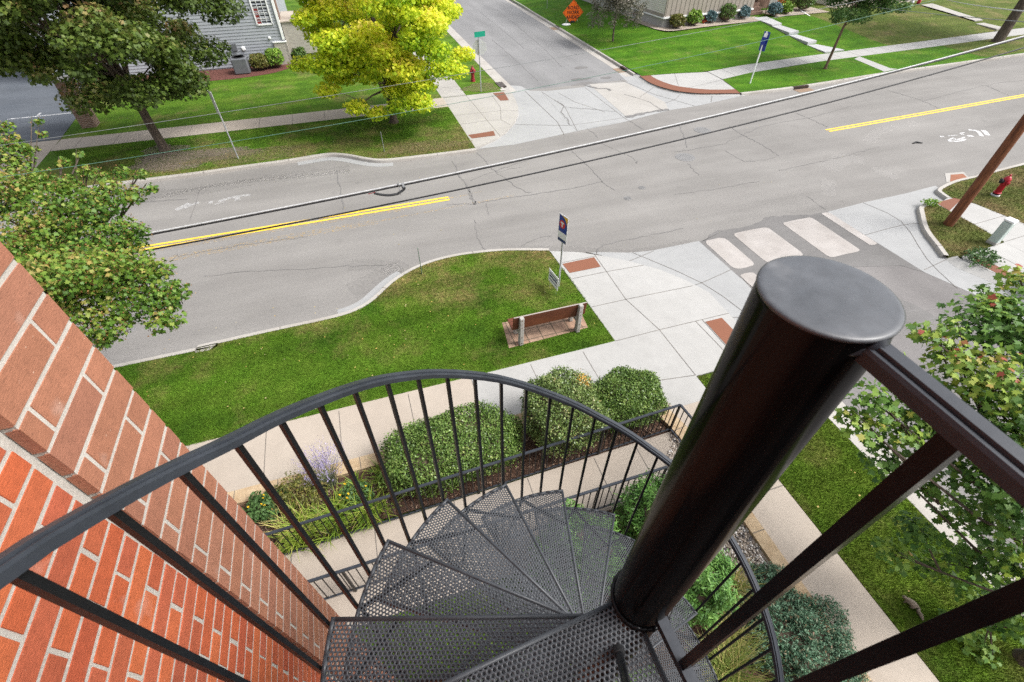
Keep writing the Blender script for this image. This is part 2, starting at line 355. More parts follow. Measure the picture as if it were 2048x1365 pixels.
M['fallen'] = leaf_mat('fallen_leaf', [(.0, (.40, .26, .06)), (.6, (.45, .34, .10)), (1, (.42, .36, .20))], .9, .1)
M['chip'] = leaf_mat('bark_chip', [(.0, (.055, .028, .018)), (.5, (.11, .058, .036)), (.85, (.17, .10, .065)), (1, (.34, .24, .17))], .9, 0, .9)
M['mulch'] = surf('mulch_bed', (.055, .03, .02), (.11, .062, .042), 14, .95, 45, .6, .9, .03)
M['mulch_red'] = surf('red_mulch_bed', (.09, .03, .022), (.15, .055, .04), 14, .95, 45, .6, .9, .03)
M['pebble'] = leaf_mat('river_pebble', [(.0, (.12, .11, .11)), (.3, (.30, .24, .19)), (.6, (.42, .35, .28)), (.8, (.50, .45, .40)), (1, (.66, .63, .59))], .95, 0, .7)

# ---------------------------------------------------------------- mesh helpers
class MB:
    def __init__(s): s.v = []; s.f = []; s.m = []
    def add(s, vs, fs, mi=0):
        o = len(s.v); s.v += [tuple(p) for p in vs]
        for f in fs: s.f.append(tuple(i + o for i in f)); s.m.append(mi)
    def box(s, c, d, rz=0, mi=0, R=None):
        hx, hy, hz = d[0] / 2, d[1] / 2, d[2] / 2
        R = R or Matrix.Rotation(rz, 3, 'Z'); c = Vector(c)
        vs = [c + R @ Vector((x * hx, y * hy, z * hz)) for x in (-1, 1) for y in (-1, 1) for z in (-1, 1)]
        s.add(vs, [(0, 1, 3, 2), (4, 6, 7, 5), (0, 4, 5, 1), (2, 3, 7, 6), (0, 2, 6, 4), (1, 5, 7, 3)], mi)
    def bbox(s, c, d, bev=.004, mi=0, R=None):          # box with chamfered edges
        bm = bmesh.new(); bmesh.ops.create_cube(bm, size=1)
        for v in bm.verts: v.co = Vector((v.co.x * d[0], v.co.y * d[1], v.co.z * d[2]))
        bmesh.ops.bevel(bm, geom=list(bm.edges), offset=bev, segments=1, affect='EDGES')
        R = R or Matrix.Identity(3); c = Vector(c)
        s.add([c + R @ v.co for v in bm.verts], [[v.index for v in f.verts] for f in bm.faces], mi); bm.free()
    def bar(s, a, b, w, h, mi=0, up=(0, 0, 1)):         # rectangular bar from a to b
        a = Vector(a); b = Vector(b); t = (b - a).normalized(); up = Vector(up)
        if abs(t.dot(up)) > .98: up = Vector((1, 0, 0))
        x = t.cross(up).normalized(); y = x.cross(t)
        vs = [p + x * sx * w / 2 + y * sy * h / 2 for p in (a, b) for sx, sy in ((-1, -1), (1, -1), (1, 1), (-1, 1))]
        s.add(vs, [(3, 2, 1, 0), (4, 5, 6, 7), (0, 1, 5, 4), (1, 2, 6, 5), (2, 3, 7, 6), (3, 0, 4, 7)], mi)
    def tube(s, pts, rads, n=8, mi=0, cap=True):
        pts = [Vector(p) for p in pts]
        if isinstance(rads, (int, float)): rads = [rads] * len(pts)
        o = len(s.v); prev = None
        for i, p in enumerate(pts):
            t = (pts[min(i + 1, len(pts) - 1)] - pts[max(i - 1, 0)]).normalized()
            if prev is None:
                x = t.cross(Vector((0, 0, 1)));
                if x.length < 1e-3: x = Vector((1, 0, 0))
                x.normalize()
            else:
                x = prev - t * prev.dot(t); x.normalize()
            prev = x; y = t.cross(x)
            for k in range(n):
                a = 2 * PI * k / n
                s.v.append(tuple(p + (x * math.cos(a) + y * math.sin(a)) * rads[i]))
        for i in range(len(pts) - 1):
            for k in range(n):
                a = o + i * n + k; b = o + i * n + (k + 1) % n
                s.f.append((a, b, b + n, a + n)); s.m.append(mi)
        if cap:
            s.f.append(tuple(o + k for k in range(n))[::-1]); s.m.append(mi)
            s.f.append(tuple(o + (len(pts) - 1) * n + k for k in range(n))); s.m.append(mi)
    def lathe(s, prof, c=(0, 0, 0), n=20, mi=0, axis=None):
        o = len(s.v); c = Vector(c); R = Matrix.Identity(3)
        if axis is not None: R = Vector((0, 0, 1)).rotation_difference(Vector(axis)).to_matrix()
        for r, z in prof:
            for k in range(n):
                a = 2 * PI * k / n
                s.v.append(tuple(c + R @ Vector((r * math.cos(a), r * math.sin(a), z))))
        for i in range(len(prof) - 1):
            for k in range(n):
                a = o + i * n + k; b = o + i * n + (k + 1) % n
                s.f.append((a, b, b + n, a + n)); s.m.append(mi)
        s.f.append(tuple(o + k for k in range(n))[::-1]); s.m.append(mi)
        s.f.append(tuple(o + (len(prof) - 1) * n + k for k in range(n))); s.m.append(mi)
    def poly(s, pts, z, mi=0):                          # flat sheet, upward
        A = sum(pts[i][0] * pts[(i + 1) % len(pts)][1] - pts[(i + 1) % len(pts)][0] * pts[i][1] for i in range(len(pts)))
        if A < 0: pts = pts[::-1]
        s.add([(p[0], p[1], z) for p in pts], [tuple(range(len(pts)))], mi)
    def slab(s, pts, z0, z1, mi=0):
        A = sum(pts[i][0] * pts[(i + 1) % len(pts)][1] - pts[(i + 1) % len(pts)][0] * pts[i][1] for i in range(len(pts)))
        if A < 0: pts = pts[::-1]
        n = len(pts)
        s.add([(p[0], p[1], z1) for p in pts] + [(p[0], p[1], z0) for p in pts],
              [tuple(range(n))] + [(i, i + n, (i + 1) % n + n, (i + 1) % n) for i in range(n)], mi)
    def ribbon(s, pts, w, z, mi=0, jitter=0):
        pts = [Vector((p[0], p[1])) for p in pts]; L = []
        for i, p in enumerate(pts):
            t = (pts[min(i + 1, len(pts) - 1)] - pts[max(i - 1, 0)]).normalized(); nn = Vector((-t.y, t.x))
            ww = w * (1 + random.uniform(-jitter, jitter)) / 2
            L.append((p + nn * ww, p - nn * ww))
        o = len(s.v)
        for a, b in L: s.v += [(a.x, a.y, z), (b.x, b.y, z)]
        for i in range(len(L) - 1): s.f.append((o + 2 * i, o + 2 * i + 1, o + 2 * i + 3, o + 2 * i + 2)); s.m.append(mi)
    def skirt(s, pts, d, z0, z1, mi=0):
        o_ = offset(pts, d); k = len(pts); s.add([(p[0], p[1], z0) for p in pts] + [(p[0], p[1], z1) for p in o_], [((i, i + 1, i + 1 + k, i + k) if d < 0 else (i, i + k, i + k + 1, i + 1)) for i in range(k - 1)], mi)
    def build(s, name, mats, parent=None, smooth=False, link=True):
        me = bpy.data.meshes.new(name); me.from_pydata(s.v, [], s.f)
        for m in (mats if isinstance(mats, (list, tuple)) else [mats]): me.materials.append(m)
        if any(s.m): me.polygons.foreach_set('material_index', s.m)
        if smooth: me.polygons.foreach_set('use_smooth', [True] * len(me.polygons))
        me.update()
        o = bpy.data.objects.new(name, me); COL.objects.link(o)
        if parent: o.parent = parent; o.matrix_parent_inverse = parent.matrix_world.inverted() if False else Matrix.Translation(-parent.location) if parent.type == 'EMPTY' else Matrix.Identity(4)
        return o
def smooth_by_angle(o, deg=40):
    me = o.data; me.polygons.foreach_set('use_smooth', [True] * len(me.polygons))
    try: me.set_sharp_from_angle(angle=rad(deg))
    except Exception: pass
    return o
def tag(o, label, cat, group=None, kind=None):
    if label: o['label'] = label
    if cat: o['category'] = cat
    if group: o['group'] = group
    if kind: o['kind'] = kind
    return o
def thing(name, loc, label, cat, group=None):
    o = bpy.data.objects.new(name, None); COL.objects.link(o); o.location = loc; o.empty_display_size = .1
    return tag(o, label, cat, group)
def struct(o): o['kind'] = 'structure'; return o
def copy_thing(root, loc, label, rotz=0):
    c = root.copy(); COL.objects.link(c); c.location = loc; c.rotation_euler[2] = rotz; c['label'] = label
    def rec(src, dst):
        for ch in src.children:
            k = ch.copy(); COL.objects.link(k); k.parent = dst; rec(ch, k)
    rec(root, c); return c
def np_mesh(name, verts, faces_k, mats, parent=None, tone=None, mat_idx=None, smooth=False):
    """verts (N,3); faces_k (F,k) vertex ids, all faces with k corners"""
    me = bpy.data.meshes.new(name)
    nv = len(verts); F, k = faces_k.shape
    me.vertices.add(nv); me.vertices.foreach_set('co', verts.astype(np.float32).ravel())
    me.loops.add(F * k); me.loops.foreach_set('vertex_index', faces_k.astype(np.int32).ravel())
    me.polygons.add(F); me.polygons.foreach_set('loop_start', np.arange(0, F * k, k, dtype=np.int32))
    try: me.polygons.foreach_set('loop_total', np.full(F, k, dtype=np.int32))
    except Exception: pass
    for m in (mats if isinstance(mats, (list, tuple)) else [mats]): me.materials.append(m)
    if mat_idx is not None: me.polygons.foreach_set('material_index', mat_idx.astype(np.int32))
    if tone is not None:
        a = me.attributes.new('tone', 'FLOAT', 'POINT'); a.data.foreach_set('value', tone.astype(np.float32))
    me.update(calc_edges=True); me.validate()
    o = bpy.data.objects.new(name, me); COL.objects.link(o)
    if parent:
        o.parent = parent; o.matrix_parent_inverse = Matrix.Translation(-parent.location) if parent.type == 'EMPTY' else Matrix.Identity(4)
    return o
LEAF_OVAL = np.array([(0, -.5), (.28, -.2), (.3, .12), (0, .55), (-.3, .12), (-.28, -.2)])
LEAF_SMALL = np.array([(0, -.5), (.3, 0), (0, .5), (-.3, 0)])
LEAF_MAPLE = np.array([(0, -.5), (.16, -.26), (.46, -.30), (.34, -.10), (.52, .12), (.26, .12), (.20, .26), (0, .56), (-.20, .26), (-.26, .12), (-.52, .12), (-.34, -.10), (-.46, -.30), (-.16, -.26)])
LEAF_CLUMP = np.array([(0, -.5), (.2, -.22), (.5, -.12), (.28, .1), (.34, .42), (.06, .3), (-.2, .52), (-.26, .16), (-.52, .02), (-.24, -.2)])
NEEDLE = np.array([(-.10, -.5), (.10, -.5), (.03, .5), (-.03, .5)])
def leaves(name, pos, size, mat, tmpl, parent=None, tone=None, up=.6, outward=None, fold=.12, extra=None):
    n = len(pos); k = len(tmpl)
    nrm = RNG.normal(size=(n, 3)) * (1 - up) + np.array([0, 0, up])
    if outward is not None: nrm = nrm + outward * .7
    nrm /= np.linalg.norm(nrm, axis=1)[:, None]
    t = RNG.normal(size=(n, 3)); t -= nrm * (t * nrm).sum(1)[:, None]; t /= np.linalg.norm(t, axis=1)[:, None]
    b = np.cross(nrm, t)
    sz = (np.asarray(size) * np.ones(n))[:, None, None] * (.65 + .7 * RNG.random((n, 1, 1)))
    x = tmpl[:, 0][None, :, None]; y = tmpl[:, 1][None, :, None]
    v = pos[:, None, :] + sz * (x * b[:, None, :] + y * t[:, None, :] - fold * (np.abs(x) * 2) ** 2 * nrm[:, None, :] - fold * (y * 1.4) ** 2 * nrm[:, None, :])
    tn = np.repeat(tone if tone is not None else np.full(n, .5), k)
    verts = v.reshape(-1, 3); f = np.arange(n * k).reshape(n, k)
    return np_mesh(name, verts, f, mat, parent, tn)

# ================================================================ GROUND
def ss(x): x = min(1, max(0, x)); return x * x * (3 - 2 * x)
def hNE(x, y): return .12 + .46 * ss((y - 27.6) / 8.5) * ss((x - 17.4) / 5)
Lz, Sz = .12, .124
m = MB(); m.poly([(-160, -120), (220, -120), (220, 260), (-160, 260)], -.04); g = m.build('ground', M['lawn']); struct(g)
m = MB(); m.poly([(-90, 8.2), (130, 8.2), (130, 27), (-90, 27)], 0); road = struct(m.build('main_road', M['asphalt']))
m = MB(); m.poly([(6.5, 27), (18.5, 27), (18.5, 160), (6.5, 160)], 0); m.poly([(8.3, -70), (17.5, -70), (17.5, 8.2), (8.3, 8.2)], 0, 1); side = struct(m.build('side_street', [M['asphalt_side'], M['asphalt_south']]))

def cr(pts, n=5):                              # catmull-rom through plan points
    out = []
    P = [pts[0]] + list(pts) + [pts[-1]]
    for i in range(1, len(P) - 2):
        p0, p1, p2, p3 = [Vector(q[:2]) for q in P[i - 1:i + 3]]
        for k in range(n):
            t = k / n
            out.append(tuple(.5 * ((2 * p1) + (p2 - p0) * t + (2 * p0 - 5 * p1 + 4 * p2 - p3) * t * t + (3 * p1 - p0 - 3 * p2 + p3) * t ** 3)))
    out.append(tuple(P[-1][:2])); return out
def offset(pts, d):
    out = []
    for i, p in enumerate(pts):
        a = Vector(pts[max(i - 1, 0)]); b = Vector(pts[min(i + 1, len(pts) - 1)]); t = (b - a).normalized()
        out.append((p[0] - t.y * d, p[1] + t.x * d))
    return out
def kerb(path, d, z1=.128, w=.15, gut=0, mat='kerb'):
    """kerb between the grass line and the road; d = +1 / -1 picks the road side"""
    o = offset(path, d * w); mm = MB(); n = len(path)
    prof = [(path, z1), (offset(path, d * (w - .02)), z1), (o, z1 - .03), (offset(path, d * (w + .015)), -.01)]
    base = 0; vs = []
    for ln, z in prof: vs += [(p[0], p[1], z) for p in ln]
    fs = []
    for r in range(3):
        for i in range(n - 1):
            q = (r * n + i, r * n + i + 1, (r + 1) * n + i + 1, (r + 1) * n + i); fs.append(q if d < 0 else q[::-1])
    mm.add(vs, fs)
    acc = 0                                    # joints every three metres
    for i in range(n - 1):
        a, b = Vector(path[i]), Vector(path[i + 1]); acc += (b - a).length
        if acc > 3.0:
            acc = 0; t = (b - a).normalized(); nn = Vector((-t.y, t.x)) * d
            c = b + nn * w / 2
            mm.box((c.x, c.y, z1 - .045), (.012, w + .006, .10), math.atan2(t.y, t.x), 1)
    if gut:
        gi = offset(path, d * (w + .012)); go = offset(path, d * (w + gut))
        mm.add([(p[0], p[1], .005) for p in gi] + [(p[0], p[1], .004) for p in go], [((i, i + 1, i + 1 + n, i + n) if d < 0 else (i, i + n, i + n + 1, i + 1)) for i in range(n - 1)], 0)
    return struct(mm.build('kerb', [M[mat], M['joint']]))
def joints(mb, a, b, w_dir, n, z, mi=1, w=.014):
    """n cross joints between line a->b, each running along w_dir"""
    a, b, wd = Vector(a), Vector(b), Vector(w_dir)
    for i in range(n):
        p = a + (b - a) * ((i + .5) / n); mb.ribbon([p, p + wd], w, z, mi)

# ---- north-west block
nwk = cr([(-90, 21.2), (-40, 21.2), (-12.31, 21.2), (-9.3, 21.2), (-6.27, 21.22), (-4.83, 21.28), (-3.0, 21.33), (-1.81, 21.45), (-1.18, 21.40), (-.5, 21.03), (.16, 20.47), (.92, 20.10), (2.65, 20.0), (4.8, 19.96)])
m = MB(); m.slab(nwk + [(4.8, 26.88), (8.27, 26.95), (8.27, 160), (-90, 160)], -.02, Lz); nw = struct(m.build('lawn', M['lawn_nw']))
kerb(nwk, -1, gut=0)
m = MB(); i0 = [i for i, p in enumerate(nwk) if p[0] > -2.6][0]; i1 = [i for i, p in enumerate(nwk) if p[0] > .6][0]
kerb(cr([(8.27, 27.3), (8.27, 30), (8.27, 60), (8.27, 160)], 3), -1, gut=.62)
nwp = Us([(883, 196.5), (932, 191), (986, 187), (1017, 175), (1030, 200), (1036, 215), (1037, 228), (1030, 245), (1012, 265), (990, 280), (951, 298)], .06) + [(4.8, 19.9), (4.8, 25.43)]
m = MB(); m.slab(nwp, -.01, .105); m.skirt(nwp[3:11], -.30, .104, .006)
m.poly([(-12.9, 25.36), (4.8, 25.45), (4.8, 26.87), (-12.85, 26.7)], Sz, 2)             # pavement along the main road
m.poly([(4.75, 26.88), (6.09, 26.88), (6.08, 29.4), (6.08, 90), (4.75, 90)], Sz)     # pavement up the side street
m.poly([(-12.8, 21.3), (-12.9, 26.7), (-22, 26.7), (-22, 21.3)], Sz, 2)                # drive apron
for i in range(11): m.ribbon([(-12 + i * 1.52, 25.39), (-12 + i * 1.52, 26.75)], .014, Sz + .003, 1)
for i in range(9): m.ribbon([(4.76, 27 + i * 1.5), (6.08, 27 + i * 1.5)], .014, Sz + .003, 1)
for a in ([(896, 214), (951, 297)], [(932, 191), (1000, 272)]): m.ribbon(Us(a, .105), .014, .109, 1)
for a in ([(896, 214), (905, 232), (1000, 222), (1036, 222)], [(916, 250), (980, 241), (1002, 240), (1020, 250)], [(983, 190), (1001, 215), (1002, 240)]): m.ribbon(Us(a, .105), .014, .109, 1)
nwc = struct(m.build('sidewalk', [M['conc'], M['joint'], M['conc_warm']]))
m = MB(); m.poly(Us([(986, 187), (1008, 185), (1018, 201), (1001, 202)], .105), .112); m.poly(Us([(936.5, 270.7), (987, 262.5), (991, 271.7), (944, 277.5)], .105), .112)
struct(m.build('tactile_paving', M['paver_red']))
m = MB(); m.poly([(-12.9, 26.72), (-13.4, 36), (-14, 60), (-34, 60), (-34, 26.72)], Sz + .004)
m.ribbon([U(15, 239, .13), U(146, 226, .13)], .10, Sz + .009, 1); m.ribbon([U(72, 234, .13), U(82, 226, .13)], .10, Sz + .010, 1)
struct(m.build('driveway', [M['asphalt_new'], M['bright_white']]))
# bare soil under the street trees (worn shapes in the turf)
def blot(c, rx, ry, seed, n=22):
    r = random.Random(seed); ph = [r.uniform(0, 6.28) for _ in range(3)]
    return [(c[0] + rx * math.cos(a) * k, c[1] + ry * math.sin(a) * k) for a in [2 * PI * i / n for i in range(n)] for k in [1 + .16 * math.sin(3 * a + ph[0]) + .1 * math.sin(5 * a + ph[1]) + .07 * math.sin(9 * a + ph[2])]]
def soil_mat(name, c1, c2, lo, hi):
    m_ = worn(name, c1, lo, hi, .95); nt = m_.node_tree; b = nt.nodes['Principled BSDF']
    v = coords(nt, 'world'); nt.links.new(ramp(nt, noise(nt, v, 30, 4, .8), [(.3, c1), (.7, c2)]), b.inputs['Base Color']); return m_
M['bare'] = soil_mat('bare_soil', (.09, .07, .05), (.19, .15, .11), .34, .56)
M['bare2'] = soil_mat('thin_turf', (.14, .11, .05), (.20, .16, .075), .40, .66)
m = MB(); m.poly(blot((-7.0, 22.7), 2.6, 1.0, 3), Lz + .005); m.poly(blot((-4.6, 22.2), 2.2, .7, 6), Lz + .009, 1); m.poly(blot((-8.2, 23.9), .9, .7, 8), Lz + .012, 0)
m.poly(blot((2.7, 20.85), 1.9, .55, 9), Lz + .005, 1); m.poly(blot((7.2, 27.9), 1.0, .8, 19), Lz + .005, 1)
struct(m.build('bare_soil', [M['bare'], M['bare2']]))

# ---- mouth of the north side street: concrete valley gutter
apron = Us([(951, 299), (1028, 290), (1154, 263), (1247, 245), (1339, 221), (1397, 212), (1495, 190), (1486, 187), (1425, 187.5), (1365, 184), (1312, 171), (1279, 152), (1272, 149), (1236, 147), (1250, 160), (1256, 164), (1175, 169), (1168, 175), (1110, 183), (1059, 182), (1042, 173), (1017, 171), (1030, 200), (1037, 228), (1012, 265)], 0)
m = MB(); m.poly(apron, .004)
m.poly(Us([(1083, 184), (1168, 175), (1250, 236), (1254, 242), (1154, 262), (1140, 250), (1110, 215)], 0), .008, 2)
m.poly(Us([(1178, 169), (1250, 165), (1330, 205), (1336, 219), (1252, 234)], 0), .008, 3)
for a in ([(1050, 183), (1115, 245), (1128, 270)], [(1116, 186), (1150, 205), (1210, 225)], [(1030, 250), (1140, 252), (1250, 236)], [(1240, 160), (1310, 190), (1390, 213)], [(1312, 172), (1280, 195)], [(1365, 185), (1350, 200), (1330, 207)], [(1425, 188), (1422, 205)], [(1154, 262), (1130, 215), (1083, 184)], [(1170, 176), (1253, 240)]):
    m.ribbon(Us(a, 0), .02, .012, 1)
struct(m.build('street_apron', [M['conc_grey'], M['joint'], M['conc_grey'], M['conc']]))
def wig(pts, amp=.05, n=6):
    out = []
    for i in range(len(pts) - 1):
        a, b = Vector(pts[i]), Vector(pts[i + 1])
        for k in range(n):
            p = a + (b - a) * (k / n); out.append((p.x + random.uniform(-amp, amp), p.y + random.uniform(-amp, amp)))
    out.append(pts[-1]); return out
m = MB()
for a, w in (([(1108, 200), (1128, 213), (1122, 225), (1135, 240), (1140, 250)], .05), ([(1126, 215), (1160, 218), (1235, 224)], .025), ([(1172, 172), (1195, 178), (1213, 178), (1222, 182)], .14), ([(1252, 235), (1285, 228), (1310, 223), (1338, 220)], .20), ([(1250, 190), (1300, 205), (1325, 222)], .03)):
    m.ribbon(wig(Us(a, 0)), w, .016, 0, .5)
struct(m.build('apron_crack', M['crack']))

# ---- north-east block
nek = cr([(20.6, 22.62), (22.97, 22.58), (25.29, 22.65), (28.63, 22.88), (31.34, 23.07), (38.3, 23.33), (43.88, 23.55), (60, 24.2), (130, 27)], 4)
neck = cr([(16.8, 27.5), (16.83, 28.46), (16.9, 30.5), (16.99, 36.7), (17.1, 47), (17.2, 60), (17.2, 160)], 3)
far = [(17.2, 27.0), (19.12, 26.86), (21.2, 26.5), (22.2, 26.75), (25.23, 27.12), (30.68, 27.55), (40.6, 28.05), (48.5, 28.6), (70, 29.8), (130, 33)]
near = [(21.14, 24.96), (23.6, 25.55), (29.43, 26.17), (39.56, 26.66), (49.6, 27.25), (70, 28.4), (130, 31.6)]
m = MB(); m.slab(nek + near[::-1], -.02, Lz)
nev = struct(m.build('lawn', M['lawn_lush']))
m = MB()                                       # yard: rises gently to the houses
xs = [16.95, 17.2, 17.8, 18.6, 19.6, 20.8, 22, 23.2, 24.6, 26, 28, 30, 32, 34, 37, 40, 44, 48, 52, 58, 66, 80, 100]
def fy(x, L):
    for (x0, y0), (x1, y1) in zip(L, L[1:]):
        if x0 <= x <= x1: return y0 + (y1 - y0) * (x - x0) / (x1 - x0)
    return L[0][1] if x < L[0][0] else L[-1][1]
vs = []; NR = 22
for j in range(NR + 1):
    for x in xs:
        y0 = fy(x, far); t = j / NR; y = y0 + (110 - y0) * t ** 1.9
        vs.append((x, y, hNE(x, y)))
n = len(xs); m.add(vs, [(j * n + i, j * n + i + 1, (j + 1) * n + i + 1, (j + 1) * n + i) for j in range(NR) for i in range(n - 1)])
m.m = [1 if xs[k % (n - 1)] >= 37 else 0 for k in range(len(m.f))]
struct(m.build('yard_lawn', [M['lawn_lush'], M['lawn_olive']]))
m = MB(); m.poly([(40.5, 23.65)] + [(x, fy(x, near) - .02) for x in (40.5, 45, 49.6, 60, 70)] + [(70, 24.75), (60, 24.3), (50, 23.9)], Lz + .004); struct(m.build('verge_lawn', M['lawn_olive']))
kerb(nek, -1); kerb(neck, 1, gut=.5)
m = MB(); m.slab([U(1279, 150, .05), U(1296, 146.5, .05), (19.12, 26.9), (21.2, 26.52), (21.14, 24.96), U(1487, 187.5, .05), U(1425, 187.5, .05), U(1396, 187, .05), U(1365, 184, .05), U(1338, 179, .05), U(1312, 171, .05), U(1293, 162, .05)], -.01, .105); m.skirt(Us([(1277, 148), (1279, 151), (1293, 162), (1312, 171), (1338, 179), (1365, 184), (1396, 187), (1425, 187.5), (1487, 187.5)], .05), -.28, .104, .006)
m.add([(p[0], p[1], Sz) for p in near] + [(p[0], p[1], Sz) for p in far[2:]][:7], [])
a_ = [(21.14, 24.96), (21.2, 26.5)]
ln = [(21.14, 24.96), (23.6, 25.55), (29.43, 26.17), (39.56, 26.66), (49.6, 27.25), (70, 28.4), (130, 31.6)]
lf = [(21.2, 26.52), (24.0, 27.0), (29.5, 27.46), (39.6, 28.0), (49.6, 28.66), (70, 29.8), (130, 33)]
m.add([(p[0], p[1], Sz) for p in ln] + [(p[0], p[1], Sz) for p in lf], [(i, i + 1, i + 8, i + 7) for i in range(6)])
for i in range(20):
    x = 22.3 + i * 1.52; m.ribbon([(x, fy(x, ln)), (x + .05, fy(x, lf))], .016, Sz + .004, 1)
m.poly([(31.95, 25.95), (32.75, 26.3), (32.4, 23.6), (32.7, 23.35), (31.4, 23.15), (31.5, 23.4)], Sz + .004)   # carriage walk
for a in ([(1349, 147), (1357, 172)], [(1445, 160), (1377, 176)], [(1425, 147), (1470, 178)]): m.ribbon(Us(a, .105), .016, .110, 1)
struct(m.build('sidewalk', [M['conc_white'], M['joint']]))
m = MB(); inn = [(1296.6, 147.5), (1308, 156), (1328, 165), (1351, 172), (1377, 176), (1406, 179), (1435, 180), (1476, 179)]; out = [(1279, 152), (1293, 162), (1312, 171), (1338, 179), (1365, 184), (1396, 187), (1425.5, 187.5), (1486, 187)]
A_, B_ = cr(Us(inn, .105), 4), cr(Us(out, .105), 4); k = len(A_)
m.add([(p[0], p[1], .112) for p in A_ + B_], [(i, i + k, i + k + 1, i + 1) for i in range(k - 1)])
struct(m.build('tactile_paving', M['paver_red']))
# terraced front walk of the tan house, four slabs stepping up; and the walk of the next house
m = MB()
def UT(u, v):
    z = .3
    for _ in range(12): p = U(u, v, z); z = hNE(*p)
    return p
def walk(px, drop):
    pts = [UT(*p) for p in px]
    z = max(hNE(*p) for p in pts) + drop * .5; m.slab(pts, z - .3, z)
zz = .35
walk([(1506, 37), (1533, 34), (1563, 50), (1544, 54)], .05)
walk([(1544, 54), (1560, 51), (1596, 68), (1577, 72)], .05)
walk([(1578, 72), (1593, 70), (1632, 87), (1614, 91)], .05)
walk([(1615, 91), (1632, 89), (1688, 102), (1650, 107)], .02)
struct(m.build('garden_walk', M['step']))
m = MB()
LW = [UT(*p) for p in ((1841, 12), (1862, 18), (1890, 26), (1920, 35), (1949, 44))]; RW = [UT(*p) for p in ((1863, 9), (1882, 15), (1908, 24), (1938, 33.5), (1965, 42))]
m.add([(p[0], p[1], hNE(*p) + .07) for p in LW + RW], [(i, i + 1, i + 6, i + 5) for i in range(4)]); m.add([(LW[4][0], LW[4][1], hNE(*LW[4]) + .07), (RW[4][0], RW[4][1], hNE(*RW[4]) + .07), (RW[4][0], RW[4][1], hNE(*RW[4]) - .1), (LW[4][0], LW[4][1], hNE(*LW[4]) - .1)], [(0, 1, 2, 3)])
walk([(1951, 48), (1967, 46), (2008, 59), (1992, 62)], .02)
struct(m.build('garden_walk', M['conc']))

# ---- south-west block (below the staircase)
swk = cr([(-90, 10.1), (-30, 10.1), (-6.8, 10.17), (-5.04, 10.28), (-3.07, 10.36), (-2.06, 10.38), (-1.27, 10.46), (-.64, 10.77), (.15, 11.55), (1.0, 12.02), (2.0, 12.20), (3.08, 12.12), (3.9, 11.95), (5.01, 11.58)])
m = MB(); m.slab(swk + [(5.05, 10), (5.15, 7.24), (5.15, 5.8), (-90, 5.8)], -.02, Lz); swl = struct(m.build('lawn', M['lawn_sw']))
kerb(swk, 1, w=.14)
m = MB(); ii = [i for i, p in enumerate(swk) if -1.6 < p[0] < .6]; seg = [swk[i] for i in ii]
m.add([(p[0], p[1], .004) for p in offset(seg, .155)] + [(p[0], p[1], .004) for p in offset(seg, .46)], [(i, i + len(seg), i + len(seg) + 1, i + 1) for i in range(len(seg) - 1)])
seg2 = [p for p in nwk if -2.8 < p[0] < 1.2]
m.add([(p[0], p[1], .004) for p in offset(seg2, -.165)] + [(p[0], p[1], .004) for p in offset(seg2, -.5)], [(i, i + 1, i + len(seg2) + 1, i + len(seg2)) for i in range(len(seg2) - 1)])
struct(m.build('gutter', M['conc_grey']))
# pavement and corner plaza
plz = [(5.01, 11.72)] + Us([(1150, 499), (1192, 504.5), (1260.5, 506.6), (1301.5, 503), (1345, 494)], .0)
m = MB()
m.poly([(1.3, 5.78), (4.75, 5.78), (5.15, 5.78), (5.15, 7.24), (1.3, 7.22)], Sz); m.poly([(-90, 5.78), (1.3, 5.78), (1.3, 7.22), (-90, 7.16)], Sz, 2)
m.slab([(5.03, 11.55), (5.15, 7.24), (5.15, 5.6), (5.46, 4.9), (6.45, 4.9), (6.45, 5.57), (8.55, 5.6), (8.62, 8.2), (8.3, 8.9), (7.85, 9.6), (7.2, 10.25), (6.5, 10.8), (5.9, 11.2)], -.01, .122)
m.slab([(5.15, 5.6), (5.46, 4.9)] + [(5.46, 4.9), (6.45, 4.9), (6.45, -60), (5.46, -60)], -.01, .1185, 2)
for x in (-6.3, -4.8, -3.27, -1.75, -.2, 1.3, 2.8, 4.2): m.ribbon([(x, 5.8), (x, 7.15)], .014, Sz + .003, 1)
for y in (4.0, 2.6, 1.24, -.1, -1.5, -3): m.ribbon([(5.47, y), (6.44, y)], .018, .123, 1)
for a in ([(5.1, 10.0), (6.3, 10.0), (7.5, 9.95)], [(5.12, 8.65), (6.2, 8.65), (8.35, 8.6)], [(5.15, 7.24), (6.45, 7.26), (8.6, 7.25)], [(5.15, 5.78), (6.45, 5.6)], [(6.3, 10.95), (6.2, 8.65), (6.45, 7.26), (6.45, 5.6)], [(7.75, 7.25), (7.75, 5.6)], [(5.03, 10.85), (6.3, 10.85)], [(7.55, 7.25), (7.62, 5.62)]):
    m.ribbon(a, .016, .126, 1)
struct(m.build('sidewalk', [M['conc_white'], M['joint'], M['conc_warm']]))
